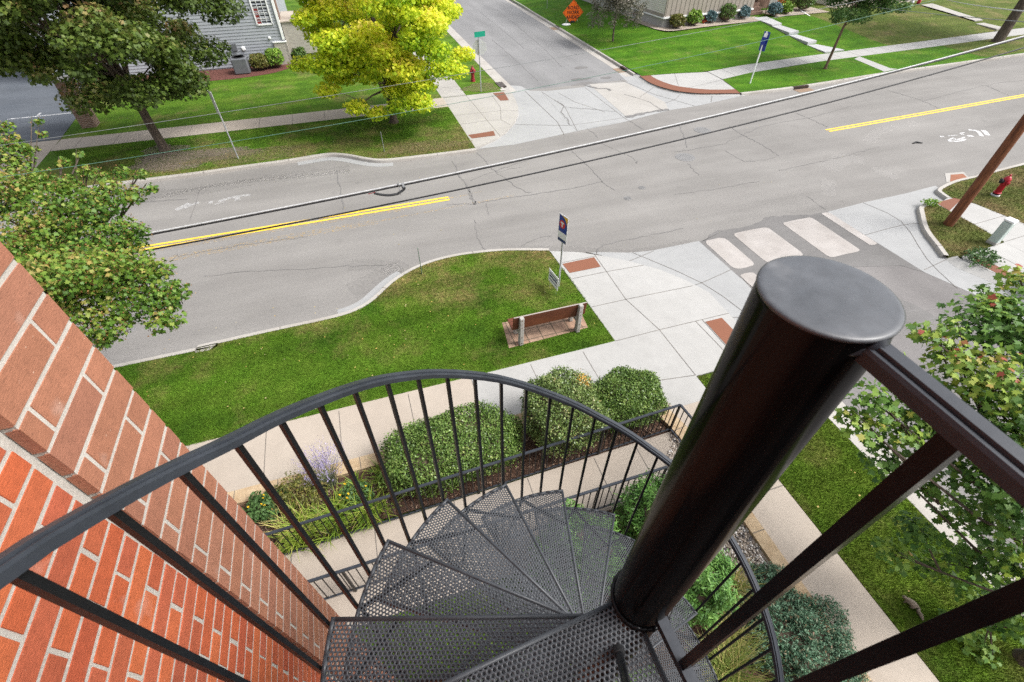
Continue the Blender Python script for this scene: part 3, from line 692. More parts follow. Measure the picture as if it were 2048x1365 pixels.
# flush concrete apron in the road at the corner, with its crosswalk panels
m = MB()
m.poly([(5.9, 11.22), (6.5, 11.2), (7.52, 10.83), (8.2, 10.72), (10.05, 10.73), (10.1, 9.0), (10.0, 7.8), (9.3, 6.9), (9.3, 5.2), (8.55, 5.4), (8.6, 8.2), (7.2, 10.2)], .004)
m.poly([(15.5, 10.93), (17.3, 11.06), (19.5, 11.12), (21.1, 11.24), (21.0, 10.75), (20.0, 10.0), (19.0, 10.0), (17.2, 7.2), (17.5, 5), (17.5, 3), (16.6, 3), (16.0, 5.9), (15.6, 7.1)], .004)
for a in ([(7.6, 10.8), (8.8, 8.75), (9.2, 6.9)], [(6.5, 11.18), (6.35, 10.9)], [(7.0, 10.35), (8.3, 10.68)], [(8.3, 8.75), (8.75, 8.75), (10.05, 9.05)], [(17.3, 11.05), (17.5, 9.6), (16.3, 7.6), (15.8, 6.2)], [(15.55, 9.3), (17.4, 9.4), (18.4, 9.2)], [(15.7, 7.2), (16.9, 7.4)], [(9.3, 7), (8.6, 7.2)]):
    m.ribbon(cr(a, 3), .016, .010, 1)
struct(m.build('street_apron', [M['conc_grey'], M['joint']]))
kerb(cr([(5.95, 11.25), (6.5, 10.82), (7.2, 10.27), (7.85, 9.62), (8.3, 8.92), (8.56, 8.2)], 3)[1:4], 1, .124, .02)
m = MB()
m.poly([(10.02, 10.72), (12, 10.9), (15.55, 10.95), (15.6, 7.1), (15.2, 7.6), (13, 8.2), (11.5, 8.4), (10.05, 8.6)], .005)
m.poly(wig([(10.1, 10.7), (11, 11.1), (12.2, 11.0), (13.2, 11.3), (14.6, 11.05), (14.9, 10.8), (10.1, 10.68)], .06), .0055)
struct(m.build('asphalt_patch', M['patch']))
m = MB()
def rbox(x0, x1, y0, y1, r=.18, sk=0):
    pts = []
    for cx, cy, a0 in ((x1 - r, y1 - r, 0), (x0 + r, y1 - r, 90), (x0 + r, y0 + r, 180), (x1 - r, y0 + r, 270)):
        for k in range(4):
            a = rad(a0 + k * 30); pts.append((cx + r * math.cos(a) + sk * (cy - y0), cy + r * math.sin(a)))
    return pts
for q in ((10.15, 10.95, 9.0, 10.68, .2), (11.33, 12.78, 8.95, 10.77, .2), (13.42, 14.7, 8.6, 10.82, .15), (15.22, 15.55, 8.75, 10.92, .1), (10.1, 10.6, 8.0, 8.75, .12), (11.3, 12.7, 7.4, 8.6, .2)):
    m.poly(wig(rbox(*q), .012, 2), .011)
struct(m.build('crosswalk_panel', M['conc_pink']))
m = MB(); m.poly([(5.17, 10.28), (6.2, 10.28), (6.22, 10.80), (5.14, 10.78)], .129); m.poly([(7.78, 7.15), (8.3, 7.15), (8.3, 6.0), (7.78, 6.0)], .129)
struct(m.build('tactile_paving', M['paver_red']))
# east strip lawn between pavement and side street
m = MB(); m.slab([(6.47, 5.55), (8.53, 5.55), (8.53, -60), (6.47, -60)], -.02, .114); struct(m.build('lawn', M['lawn_e']))
kerb([(8.53, 5.5), (8.53, 3), (8.53, 0), (8.53, -6), (8.53, -60)], 1, gut=.62, z1=.122)
# bed, walk and edging at the foot of the stair
m = MB(); m.poly([(-8, 4.35), (5.2, 4.35), (5.2, 5.6), (-8, 5.6)], .10); m.poly([(2.0, .8), (4.0, .8), (4.0, 3.25), (2.0, 3.25)], .10)
m.poly([(2.6, -8), (5.3, -8), (5.3, .8), (2.6, .8)], .10); m.poly([(4.0, .8), (5.3, .8), (5.3, .9), (4.0, .9)], .10)
struct(m.build('mulch_bed', M['mulch']))
m = MB(); m.poly([(-8, -8), (2.62, -8), (2.62, .82), (2.02, .82), (2.02, 3.2), (-8, 3.2)], .106); struct(m.build('lawn', M['lawn']))
m = MB(); m.poly([(4.0, .9), (5.3, .9), (5.3, 4.35), (4.95, 4.35), (4.0, 3.15)], .102); struct(m.build('pebble_bed', M['gravel']))
m = MB(); m.slab([(-8, 2.70), (1.2, 2.68), (1.85, 2.5), (2.1, 3.18), (4.0, 3.22), (4.9, 3.22), (4.98, 4.38), (-8, 4.12)], -.01, .125)
for x in (-4.2, -2.75, -1.3, .2, 1.7, 3.15, 4.1): m.ribbon([(x, 3.24), (x + .02, 4.3)], .014, .128, 1)
struct(m.build('path', [M['conc_warm'], M['joint']]))
def edge_path(name):
    inner = [(-9, 5.46), (-3, 5.46), (1.0, 5.50), (3.6, 5.50), (4.4, 5.38), (4.82, 5.02), (5.0, 4.6), (5.10, 4.0), (5.2, 3.0), (5.2, 0), (5.2, -8)]
    outer = [(-9, 5.76), (-3, 5.76), (1.0, 5.78), (3.8, 5.78), (4.65, 5.68), (5.12, 5.25), (5.3, 4.7), (5.42, 4.0), (5.46, 3.0), (5.46, 0), (5.46, -8)]
    a, b = cr(inner, 4), cr(outer, 4); k = len(a); mm = MB(); zt = .20
    mm.add([(p[0], p[1], zt) for p in a] + [(p[0], p[1], zt) for p in b] + [(p[0], p[1], .02) for p in a] + [(p[0], p[1], .02) for p in b],
           [(i, i + k, i + k + 1, i + 1)[::-1] for i in range(k - 1)] + [(i, i + 1, i + 1 + 2 * k, i + 2 * k)[::-1] for i in range(k - 1)] + [(i + k, i + k + 1, i + 1 + 3 * k, i + 3 * k) for i in range(k - 1)])
    for i in range(0, k):
        pass
    L = 0
    for i in range(k - 1):
        p = Vector(a[i]); q = Vector(b[i]); L += (Vector(a[i + 1]) - p).length
    for t in np.linspace(.5, L - .5, 34):
        acc = 0
        for i in range(k - 1):
            d = (Vector(a[i + 1]) - Vector(a[i])).length
            if acc + d >= t:
                f = (t - acc) / d; p = Vector(a[i]).lerp(Vector(a[i + 1]), f); q = Vector(b[i]).lerp(Vector(b[i + 1]), f)
                mm.ribbon([p, q], .012, zt + .003, 1); break
            acc += d
    return mm.build(name, [M['edging'], M['joint']])
tag(edge_path('stone_edging'), 'tan stone edging curving around the planting bed beside the sidewalk', 'edging')

# ---- south-east corner
sek = cr([(20.5, 10.2), (20.58, 10.5), (20.78, 10.77), (21.88, 11.04), (22.86, 11.10), (24.06, 11.18), (26, 11.32), (40, 12.2), (130, 17)], 4)
m = MB(); m.slab(sek + [(130, -60), (21, -60), (21.2, 8), (20.9, 9.6)], -.02, Lz); struct(m.build('lawn', M['lawn_dry']))
kerb(sek, 1)
tri = cr([(19.35, 10.0), (18.9, 9.95), (18.5, 9.6), (17.7, 8.75), (17.2, 7.9), (16.9, 7.42)], 3)
m = MB(); m.slab([(19.55, 9.95)] + tri + [(17.3, 7.3), (19.36, 7.45), (19.5, 8.6)], -.02, Lz); struct(m.build('lawn', M['lawn_dry']))
kerb(tri, -1, w=.16)
m = MB(); m.slab([(19.55, 9.97), (20.65, 10.3), (20.95, 9.6), (21.2, 8), (21, -60), (19.4, -60), (19.36, 7.45), (19.5, 8.6)], -.01, .118); m.slab([(17.3, 7.28), (19.36, 7.43), (19.4, 5.6), (17.6, 5.6), (17.1, 7.1)], -.01, .118); m.skirt([(17.45, 7.42), (17.12, 7.30), (17.08, 7.1), (17.6, 5.58), (17.6, 3)], 1 * -.35, .117, .006)
m.slab([(17.6, 5.58), (19.38, 5.58), (19.38, -60), (17.6, -60)], -.02, .112, 2)
for y in (8.55, 7.45, 6.3, 5): m.ribbon([(19.4, y), (21.1, y + .1)], .016, .121, 1)
m.ribbon([(18.4, 7.36), (18.45, 5.6)], .016, .121, 1)
struct(m.build('sidewalk', [M['conc_white'], M['joint'], M['lawn_dry']]))
m = MB(); m.poly(Us([(1872, 406), (1909, 396), (1922, 399.7), (1899, 422)], .12), .123); m.poly([(17.35, 7.1), (17.75, 7.15), (17.85, 5.9), (17.45, 5.9)], .123)
m.poly([(21.95, 11.3), (22.55, 11.75), (23.1, 11.65), (22.85, 11.2)], .012); struct(m.build('tactile_paving', M['paver_red']))
m = MB(); m.poly([(21.75, 11.3), (22.45, 11.92), (23.3, 11.78), (22.95, 11.2)], .008); struct(m.build('street_apron', M['conc']))

# ---- markings, cracks, patches on the roads
m = MB()
def dbl(pts, mi=0):
    for d in (-.10, .10): m.ribbon(offset(pts, d), .105, .006, mi)
dbl([(-60, 15.95), (-7.6, 15.97), (-2.6, 16.04), (2.75, 16.14)]); dbl([(21.33, 17.01), (28, 17.32), (35.5, 17.68), (60, 18.8), (120, 21.5)])
m.poly([(-8, 16.0), (2, 16.15), (4.2, 16.3), (1, 15.75), (-8, 15.6)], .005, 1); m.ribbon([(0, 15.3), (2.5, 15.45), (5.2, 15.6)], .10, .0052, 1); m.ribbon([(-7, 15.0), (-3, 15.2), (0, 15.3)], .35, .0052, 1)
cl = m.build('center_line', [M['yellow'], M['worn_yellow']], road)
m = MB()
def cp(pts, o, s): return Us([(o[0] + x / s, o[1] + y / s) for x, y in pts])
S1 = 2.926
for pts, w in (([(1030, 1232), (1110, 1192)], .22), ([(1080, 1222), (1110, 1205), (1165, 1186)], .14), ([(1222, 1187), (1244, 1184)], .20), ([(1278, 1182), (1330, 1165), (1385, 1152), (1465, 1142)], .16), ([(1370, 1168), (1405, 1160)], .28), ([(1255, 1198), (1310, 1185)], .08)):
    m.ribbon(cr(cp(pts, (0, 0), S1), 4), w, .006)
S2 = 7.582
for pts, w in (([(1190, 155), (1290, 165), (1345, 190), (1390, 250)], .18), ([(1405, 160), (1440, 185), (1480, 238)], .22), ([(880, 318), (950, 285), (1000, 305), (1060, 290), (1130, 262)], .09), ([(880, 320), (1000, 328), (1090, 315), (1140, 290)], .13), ([(940, 270), (1010, 305)], .08), ([(1060, 210), (1125, 195)], .09), ([(1070, 225), (1120, 225)], .07), ([(1180, 250), (1250, 245)], .2), ([(755, 255), (815, 255)], .13), ([(870, 245), (960, 240), (1020, 235)], .06)):
    m.ribbon(cr(cp(pts, (1780, 240), S2), 4), w, .006, 1)
m.build('bike_marking', [M['worn_white'], M['bright_white']], road)
m = MB()
cracks = [([(735, 890), (800, 950), (850, 1005), (1000, 1110), (1060, 1130)], .035), ([(600, 945), (650, 1040), (690, 1100), (735, 1190)], .05), ([(735, 1192), (900, 1165), (1100, 1135), (1300, 1105), (1475, 1066)], .04), ([(1475, 1066), (1550, 1115)], .03), ([(1290, 875), (1380, 960), (1480, 1066)], .03), ([(1340, 735), (1420, 775), (1450, 810)], .03), ([(1460, 838), (1600, 900), (1670, 935), (1675, 960)], .03), ([(1925, 740), (1955, 800), (1970, 865)], .04), ([(700, 1060), (900, 985), (1070, 930)], .028), ([(560, 1200), (735, 1192)], .03), ([(850, 1010), (1000, 980)], .02), ([(1980, 960), (2040, 1030)], .03), ([(690, 1100), (710, 1160), (730, 1200), (740, 1180)], .06), ([(800, 1195), (815, 1260)], .02), ([(1600, 690), (1720, 760)], .03)]
for pts, w in cracks: m.ribbon(wig(cr(cp(pts, (700, 0), S1), 2), .045, 4), w * .8, .007, 0, .6)
for pts, w in (([(320, 740), (420, 800), (520, 850), (615, 915)], .03), ([(700, 660), (800, 700), (900, 745)], .03), ([(0, 890), (300, 840), (500, 745), (800, 690), (1040, 620)], .025), ([(620, 1000), (800, 960), (1000, 915), (1200, 860)], .025), ([(1250, 530), (1450, 590), (1550, 640)], .03), ([(1470, 590), (1800, 505), (2048, 470)], .03), ([(1830, 505), (1960, 560)], .03), ([(0, 1140), (250, 1105), (500, 1060)], .02), ([(300, 880), (420, 950), (600, 920)], .018), ([(780, 1150), (890, 1230)], .02)):
    m.ribbon(wig(cr(cp(pts, (1348, 0), S1), 2), .05, 4), w, .007, 0, .6)
for pts, w in (([(1970, 1000), (2000, 1150), (2010, 1230)], .04), ([(700, 1200), (900, 1180), (1100, 1165)], .03), ([(1180, 1080), (1110, 1300)], .02)):
    m.ribbon(wig(cr(cp(pts, (0, 0), S1), 2), .04, 4), w, .007, 0, .6)
for pts, w in (([(1000, 250), (1040, 200)], .02), ([(1200, 330), (1500, 300), (1780, 290), (2048, 265)], .022), ([(1050, 215), (1400, 150), (1800, 100)], .02)):
    m.ribbon(wig(cr(cp(pts, (0, 440), S1), 2), .04, 4), w, .007, 0, .6)
for pts, w in (([(730, 0), (745, 90), (790, 185)], .022), ([(1440, 195), (1480, 150), (1700, 100), (1950, 50)], .03), ([(0, 270), (250, 265)], .02), ([(1000, 160), (1090, 110), (1180, 95)], .02)):
    m.ribbon(wig(cr(cp(pts, (700, 440), S1), 2), .04, 4), w, .007, 0, .6)
m.build('crack', M['crack'], road)
m = MB()
for pts, w in (([(1140, 830), (1200, 770), (1300, 745), (1420, 720)], .5), ([(900, 990), (1000, 925), (1120, 945)], .8), ([(1160, 985), (1310, 1045)], .5), ([(900, 1145), (905, 1050)], .5)):
    m.ribbon(cr(cp(pts, (1348, 0), S1), 5), w, .0035)
m.build('dust_mark', M['dust'], road)
m = MB()
for pts, w in (([(560, 1150), (1100, 1125), (1500, 1060), (2048, 990)], .7), ([(780, 1190), (1300, 1080), (2048, 1000)], .35)):
    m.ribbon(cr(cp(pts, (0, 0), S1), 6), w, .003)
for pts, w in (([(0, 265), (200, 270), (280, 330)], .6), ([(0, 420), (200, 330), (330, 260)], .8), ([(880, 165), (1300, 175), (1660, 190), (2000, 130)], .35)):
    m.ribbon(cr(cp(pts, (700, 440), S1), 6), w, .003)
m.build('tyre_mark', M['tyre_mark'], road)
m = MB()                                       # side street: long seams and wear
for pts, w in (([(480, 100), (700, 280), (940, 480), (1150, 690)], .03), ([(310, 130), (560, 330), (760, 500)], .03), ([(430, 410), (620, 570), (900, 830)], .04), ([(640, 90), (520, 20)], .03), ([(300, 580), (600, 570)], .02)):
    m.ribbon(wig(cr(Us([(900 + x / 5.12, y / 5.12) for x, y in pts]), 2), .04, 4), w * .8, .006, 0, .5)
for c, a, b in (((1340, 695), .45, .25), ((1330, 815), .6, .25), ((1600, 800), .35, .2), ((1380, 860), .7, .25)):
    p = U(900 + c[0] / 5.12, c[1] / 5.12); m.poly(blot(p, a, b, int(c[0])), .005, 1)
p = [U(x, y) for x, y in ((1690, 640), (1730, 560), (1800, 600), (1880, 640), (1840, 650), (1760, 640))]
m.poly(wig(p, .1, 3), .004, 1)
for pts in ([(1690, 650), (1790, 630), (1900, 610), (1990, 600)], [(1750, 690), (1850, 640), (1950, 605)]): m.ribbon(wig(Us(pts), .05), .03, .006, 0, .5)
m.build('crack', [M['crack'], M['patch']], side)

# ================================================================ SPIRAL STAIRCASE
AX, AY = .4407, .2637; PZ = 7.26; RS = .22; R0 = .875; EO = -.0225; RC = .0706
PH0 = rad(184.17); DPH = rad(21.474); NT = 32
stair = thing('spiral_staircase', (AX, AY, .12), 'black painted steel spiral staircase with perforated treads winding round a thick column', 'staircase')
m = MB(); m.lathe([(RC, 0), (RC, 8.155), (RC - .002, 8.160)], (AX, AY, .12), 64); m.lathe([(.16, 0), (.16, .012)], (AX, AY, .121), 32)
col = smooth_by_angle(m.build('center_column', M['column'], stair), 30)
m = MB(); m.lathe([(RC + .0005, 0), (RC + .0012, .0015), (RC + .0010, .0035), (RC - .002, .005), (RC - .006, .0052)], (AX, AY, 8.2802), 64)
cap = smooth_by_angle(m.build('column_cap', M['cap'], stair), 60)

def perf_cells(test, x0, x1, y0, y1, pitch=.0127, hr=.0040, th=.002, bottom=True):
    rows = []; dy = pitch * math.sqrt(3) / 2
    nx = int((x1 - x0) / pitch) + 2; ny = int((y1 - y0) / dy) + 2
    I, J = np.meshgrid(np.arange(nx), np.arange(ny)); X = x0 + (I + .5 * (J % 2)) * pitch; Y = y0 + J * dy
    P = np.stack([X.ravel(), Y.ravel()], 1); P = P[test(P)]
    a = np.radians(30 + 60 * np.arange(6)); hexr = pitch / math.sqrt(3) * 1.0005
    hx = np.stack([np.cos(a), np.sin(a)], 1) * hexr
    b = np.radians(30 + 30 * np.arange(12)); ho = np.stack([np.cos(b), np.sin(b)], 1) * hr
    loc = np.concatenate([hx, ho]); n = len(P)
    top = np.concatenate([np.repeat(P, 18, 0) + np.tile(loc, (n, 1)), np.zeros((n * 18, 1))], 1)
    bot = top.copy(); bot[:, 2] = -th
    V = np.concatenate([top, bot])
    pent = np.array([[i, (i + 1) % 6, 6 + (2 * i + 2) % 12, 6 + 2 * i + 1, 6 + 2 * i] for i in range(6)])
    base = (np.arange(n) * 18)[:, None, None]
    F5 = (pent[None] + base).reshape(-1, 5)
    F5b = (pent[:, ::-1][None] + base).reshape(-1, 5) + n * 18
    wall = np.array([[6 + i, 6 + (i + 1) % 12, 6 + (i + 1) % 12 + n * 18, 6 + i + n * 18] for i in range(12)])
    F4 = (wall[None] + base).reshape(-1, 4)
    return V, F5, (F5b if bottom else F5b[:0]), F4
def mixed_mesh(name, V, groups, extra, mats):
    """vertices + face groups of fixed size, plus an MB of plain geometry"""
    me = bpy.data.meshes.new(name)
    ev = np.array(extra.v, dtype=float).reshape(-1, 3); off = len(V); AV = np.concatenate([V, ev])
    loops = []; starts = []; acc = 0
    for g_ in groups:
        if len(g_) == 0: continue
        k = g_.shape[1]; loops.append(g_.ravel()); starts.append(acc + np.arange(0, g_.size, k)); acc += g_.size
    for f in extra.f:
        loops.append(np.array(f) + off); starts.append(np.array([acc])); acc += len(f)
    L = np.concatenate(loops).astype(np.int32); S = np.concatenate(starts).astype(np.int32)
    me.vertices.add(len(AV)); me.vertices.foreach_set('co', AV.astype(np.float32).ravel())
    me.loops.add(len(L)); me.loops.foreach_set('vertex_index', L)
    me.polygons.add(len(S)); me.polygons.foreach_set('loop_start', S)
    for m_ in mats: me.materials.append(m_)
    me.update(calc_edges=True); me.validate()
    return me
# one tread in local polar coordinates: nosing along angle 0, sweeping anticlockwise
TSW = rad(28.5)
def tread_test(P):
    x, y = P[:, 0], P[:, 1]; r = np.hypot(x, y)
    bx, by = math.cos(TSW), math.sin(TSW)
    back = -x * by + y * bx                     # signed distance past the back edge
    return (r > RC + .012) & (r < R0 - .009) & (y > EO + .009) & (back < .030 - .009)
V, F5, F5b, F4 = perf_cells(tread_test, -.1, R0, -.06, R0 * .6)
ex = MB()
def flange(a, b, inward, w=.0115, t=.004, deep=.036):
    a, b = Vector((*a, 0)), Vector((*b, 0)); inw = Vector((*inward, 0)).normalized()
    up = Vector((0, 0, .0012))
    q = [a, b, b + inw * w, a + inw * w]
    ex.add([p + up for p in q] + [p - Vector((0, 0, .0045)) for p in q], [(0, 1, 2, 3), (7, 6, 5, 4), (0, 4, 5, 1), (2, 6, 7, 3), (1, 5, 6, 2), (3, 7, 4, 0)])
    q = [a, b, b + inw * t, a + inw * t]
    ex.add([p - Vector((0, 0, .0046)) for p in q] + [p - Vector((0, 0, deep)) for p in q], [(0, 1, 2, 3), (7, 6, 5, 4), (0, 4, 5, 1), (2, 6, 7, 3), (1, 5, 6, 2), (3, 7, 4, 0)])
xo = math.sqrt(R0 ** 2 - EO ** 2)
flange((RC * .9, EO), (xo, EO), (0, 1))
bx, by = math.cos(TSW), math.sin(TSW); nb = Vector((-by, bx))
b0 = Vector((bx, by)) * (RC * .9) + nb * .03; b1 = Vector((bx, by)) * math.sqrt(R0 ** 2 - .03 ** 2) + nb * .03
flange(b0, b1, (by, -bx))
a0 = math.asin(EO / R0); a1 = TSW + math.asin(.03 / R0); NA = 10
for i in range(NA):
    p = (R0 * math.cos(a0 + (a1 - a0) * i / NA), R0 * math.sin(a0 + (a1 - a0) * i / NA)); q = (R0 * math.cos(a0 + (a1 - a0) * (i + 1) / NA), R0 * math.sin(a0 + (a1 - a0) * (i + 1) / NA))
    mid = Vector(p) + Vector(q); flange(p, q, -mid)
# gusset bars below the outer end and a spine
def under(a, b, w=.024, h=.006): ex.bar((*a, -.012), (*b, -.012), w, h)
pm = Vector((math.cos(TSW / 2), math.sin(TSW / 2)))
under(pm * (R0 - .012), (.68, EO + .015), .014); under(pm * (R0 - .012), Vector((bx, by)) * .68 + nb * .012, .014)
tread_me = mixed_mesh('tread', V, [F5, F5b, F4], ex, [M['steel_tread']])
def ang(i): return PH0 - DPH * i
for i in range(0, NT + 1):
    o = bpy.data.objects.new('tread', tread_me); COL.objects.link(o); o.parent = stair
    o.location = (0, 0, PZ - RS * i - .12 - (.016 if i == 0 else 0)); o.rotation_euler[2] = ang(i)
# landing plate
dirn = Vector((math.cos(PH0), math.sin(PH0))); nn = Vector((-dirn.y, dirn.x))      # platform lies on the +n side (towards -Y)
LB = -1.45; LR = -.026
def land_test(P):
    x, y = P[:, 0], P[:, 1]; r = np.hypot(x, y)
    front = x * nn.x + y * nn.y
    inside = np.where(front > -.05, True, False)
    return (r > RC + .006) & (front > EO + .009) & (x < LR - .009) & (x > -R0 - .10 + .012) & (y > LB + .01)
V, F5, F5b, F4 = perf_cells(land_test, -R0 - .1, 0, LB, .15, bottom=False)
ex = MB()
fa = dirn * (RC * .9) + nn * EO; fb = dirn * (R0 + .098) + nn * EO
flange(fa, fb, nn); flange((LR, -RC * .85), (LR, LB), (-1, 0)); flange((LR, LB), (-R0 - .10, LB), (0, 1)); flange((-R0 - .10, LB), (fb.x, fb.y), (1, 0))
for y in (-.45, -.9): ex.bar((LR, y, -.022), (-R0 - .1, y, -.022), .03, .035)
land_me = mixed_mesh('landing', V, [F5, F5b, F4], ex, [M['steel_tread']])
o = bpy.data.objects.new('landing', land_me); COL.objects.link(o); o.parent = stair; o.location = (0, 0, PZ - .12)
m = MB(); r9 = random.Random(9); N9 = 64
m.tube([(AX + (RC + .003) * math.cos(2 * PI * k / N9), AY + (RC + .003) * math.sin(2 * PI * k / N9), PZ + .003 + r9.uniform(-.001, .002)) for k in range(N9 + 1)], [r9.uniform(.004, .0085) for k in range(N9 + 1)], 8); smooth_by_angle(m.build('weld_bead', M['steel'], stair), 70)
# moulded handrail
RSC = .72
rp = [(-.0225, -.012), (-.0225, .002), (-.0185, .006), (-.0130, .006), (-.0120, .0035), (-.0105, .0035), (-.0085, .0095), (.0085, .0095), (.0105, .0035), (.0120, .0035), (.0130, .006), (.0185, .006), (.0225, .002), (.0225, -.012)]
rp = [(a * RSC, b) for a, b in rp]
def railsweep(mb, pts, side_of):
    o = len(mb.v); k = len(rp)
    for i, p in enumerate(pts):
        t = (pts[min(i + 1, len(pts) - 1)] - pts[max(i - 1, 0)]).normalized(); s_ = side_of(p); s_ = (s_ - t * s_.dot(t)).normalized(); u = s_.cross(t)
        if u.z < 0: u = -u
        for a, b in rp: mb.v.append(tuple(p + s_ * a + u * b))
    for i in range(len(pts) - 1):
        for j in range(k):
            a = o + i * k + j; b = o + i * k + (j + 1) % k
            mb.f.append((a, b, b + k, a + k)); mb.m.append(0)
    mb.f.append(tuple(o + j for j in range(k))); mb.m.append(0); mb.f.append(tuple(o + (len(pts) - 1) * k + j for j in range(k))[::-1]); mb.m.append(0)
# height of the rail above the pitch line, in risers, as the step index runs on
def railh(i):
    T = [(-2, 4.35), (.4, 4.25), (1.33, 4.02), (2.05, 4.0), (2.6, 4.02), (3.2, 3.98), (4, 3.86), (4.65, 3.70), (5.4, 3.58), (6.2, 3.60), (6.57, 3.68), (7.8, 3.70), (8.9, 3.80), (12, 3.85), (40, 3.85)]
    for (a, x), (b, y) in zip(T, T[1:]):
        if a <= i <= b: return x + (y - x) * (i - a) / (b - a)
    return T[-1][1]
RR = R0 - .003
def rail_z(i): return PZ - RS * (i - railh(i)) if i > -.9 else PZ + RS * (.9 + railh(-.9))
m = MB(); pts = []
i = -.35
while i < NT + .01:
    a = ang(i); pts.append(Vector((AX + RR * math.cos(a), AY + RR * math.sin(a), rail_z(i)))); i += .16
railsweep(m, pts, lambda p: Vector((p.x - AX, p.y - AY, 0)).normalized())
smooth_by_angle(m.build('handrail', M['steel_rail'], stair), 28)
# level rail along the wall side of the landing
m = MB(); pw = Vector((-.434, 0, 0)); q0 = pts[0]
railsweep(m, [q0, Vector((AX - R0 - .08, AY - .25, q0.z + .02)), Vector((AX - R0 - .08, AY + LB, q0.z + .02))], lambda p: Vector((1, .2, 0)).normalized()); smooth_by_angle(m.build('handrail', M['steel_rail'], stair), 28)
for i in range(0, 3 * NT):
    k = i / 3 + .02
    a = ang(k); zt = rail_z(k) - .014; zb = PZ - RS * math.ceil(k - .05) - .04
    mm = MB(); c = Vector((AX + (R0 + .011) * math.cos(a), AY + (R0 + .011) * math.sin(a), 0)); ci = Vector((AX + RR * math.cos(a), AY + RR * math.sin(a), 0))
    mm.bar(c + Vector((0, 0, zb)), ci + Vector((0, 0, zt)), .0115, .0115, 0, up=(math.cos(a), math.sin(a), 0)); mm.build('baluster', M['steel'], stair)
# guard on the open side of the landing
GX = .449
m = MB(); railsweep(m, [Vector((GX - .008, AY - RC + .012, 8.268)), Vector((GX - .008, AY - .8, 8.268)), Vector((GX - .008, AY + LB, 8.268))], lambda p: Vector((1, 0, 0)))
m.lathe([(.012, -.004), (.016, 0), (.012, .005)], (GX - .008, AY - RC + .001, 8.268), 12, axis=(0, 1, .2)); m.tube([(GX - .034, AY - RC + .012, 8.262), (GX - .01, AY - RC - .002, 8.272), (GX + .018, AY - RC + .010, 8.264)], [.006, .008, .006], 8)
smooth_by_angle(m.build('guard_rail', M['steel_rail'], stair), 28)
m = MB(); m.bar((GX, AY - RC + .01, PZ + .045), (GX, AY + LB, PZ + .045), .027, .026); m.build('bottom_rail', M['steel_rail'], stair)
for k in range(11):
    y = .097 - .110 * k; m = MB(); m.bar((GX, y, PZ + .058), (GX - .008, y, 8.256), .0195, .0195, 0, up=(0, 1, 0)); m.build('baluster', M['steel'], stair)
for sx, sy in ((-R0 - .08, LB + .03), (LR, LB + .03)):
    m = MB(); m.bar((AX + sx, AY + sy, .1), (AX + sx, AY + sy, PZ - .05), .06, .06); m.build('support_post', M['steel'], stair)
# the photographer's tripod standing on the landing: three legs meeting under the camera
tp = thing('tripod', (.2, -.3, PZ), 'black tripod leg with rubber foot standing on the perforated landing beside the column', 'tripod')
foot = U3(1237, 1300, PZ + .003); hub = Vector((.05, -.20, 8.18))
for ft in (foot, Vector((-.36, -.25, PZ + .003)), Vector((.02, -.95, PZ + .003))):
    m = MB(); d = (hub - ft); m.tube([ft + d * .04, ft + d * .5, ft + d * .5, hub], [.0095, .0095, .013, .013], 14); lg = m.build('leg', M['steel'], tp, smooth=False); smooth_by_angle(lg)
    m = MB(); m.lathe([(.012, 0), (.0145, .004), (.0145, .022), (.0115, .045)], ft, 16, axis=d); smooth_by_angle(m.build('rubber_foot', M['black'], lg))
m = MB(); m.lathe([(.035, 0), (.035, .02), (.02, .03), (.02, .06)], hub - Vector((0, 0, .015)), 18); smooth_by_angle(m.build('hub', M['black'], tp))

# ================================================================ BRICK BUILDING
WX = -.793; YE = 1.176; YB = .832; CH = .0922; CR = .0677; BW = .2035; ZT = 10.4; Z0 = 0.05; RXD = .028
bld = thing('brick_building', (WX, YE, .1), 'red brick building wall with a brown brick corner pier beside the staircase', 'building')
def brick_face(mb, x, y0, y1, z0, z1):
    """one brick: chamfered front face at +x, a little uneven"""
    d = .011; j = lambda: random.uniform(-.0012, .0012); xf = x + random.uniform(-.0006, .0008); c = .0016
    o = [(x - d, y0 + j(), z0 + j()), (x - d, y1 + j(), z0 + j()), (x - d, y1 + j(), z1 + j()), (x - d, y0 + j(), z1 + j())]
    f = [(xf, y0 + c + j(), z0 + c + j()), (xf, y1 - c + j(), z0 + c + j()), (xf, y1 - c + j(), z1 - c + j()), (xf, y0 + c + j(), z1 - c + j())]
    mb.add(o + f, [(4, 5, 6, 7), (0, 1, 5, 4), (1, 2, 6, 5), (2, 3, 7, 6), (3, 0, 4, 7)])
br = MB(); rd = MB()
zref = H + (7.866 - H) * 1.2125                  # a bed joint seen on the pier edge
zrr = atX(251, 1069, WX - RXD).z                 # a bed joint of the red wall, seen at the pier
def courses(z_, h): n0 = int(z_ / h); return [(k, z_ + (k - n0) * h) for k in range(0, n0 + int((ZT - z_) / h) + 1)], n0
L_, n0 = courses(zref, CH)
for k, z in L_:
    za, zb = z + .0055, z + CH - .0055
    segs = [(YB, YE - .108), (YE - .097, YE)] if (k - n0) % 2 else [(YB, YE - .292), (YE - .281, YE)]
    for y0, y1 in segs:
        if y1 - y0 > .015: brick_face(br, WX, y0, y1, za, zb)
    br.add([(WX - .001, YB, za), (WX - RXD + .003, YB - .001, za), (WX - RXD + .003, YB - .001, zb), (WX - .001, YB, zb)], [(0, 1, 2, 3)])   # return of the pier
L_, n0 = courses(zrr, CR)
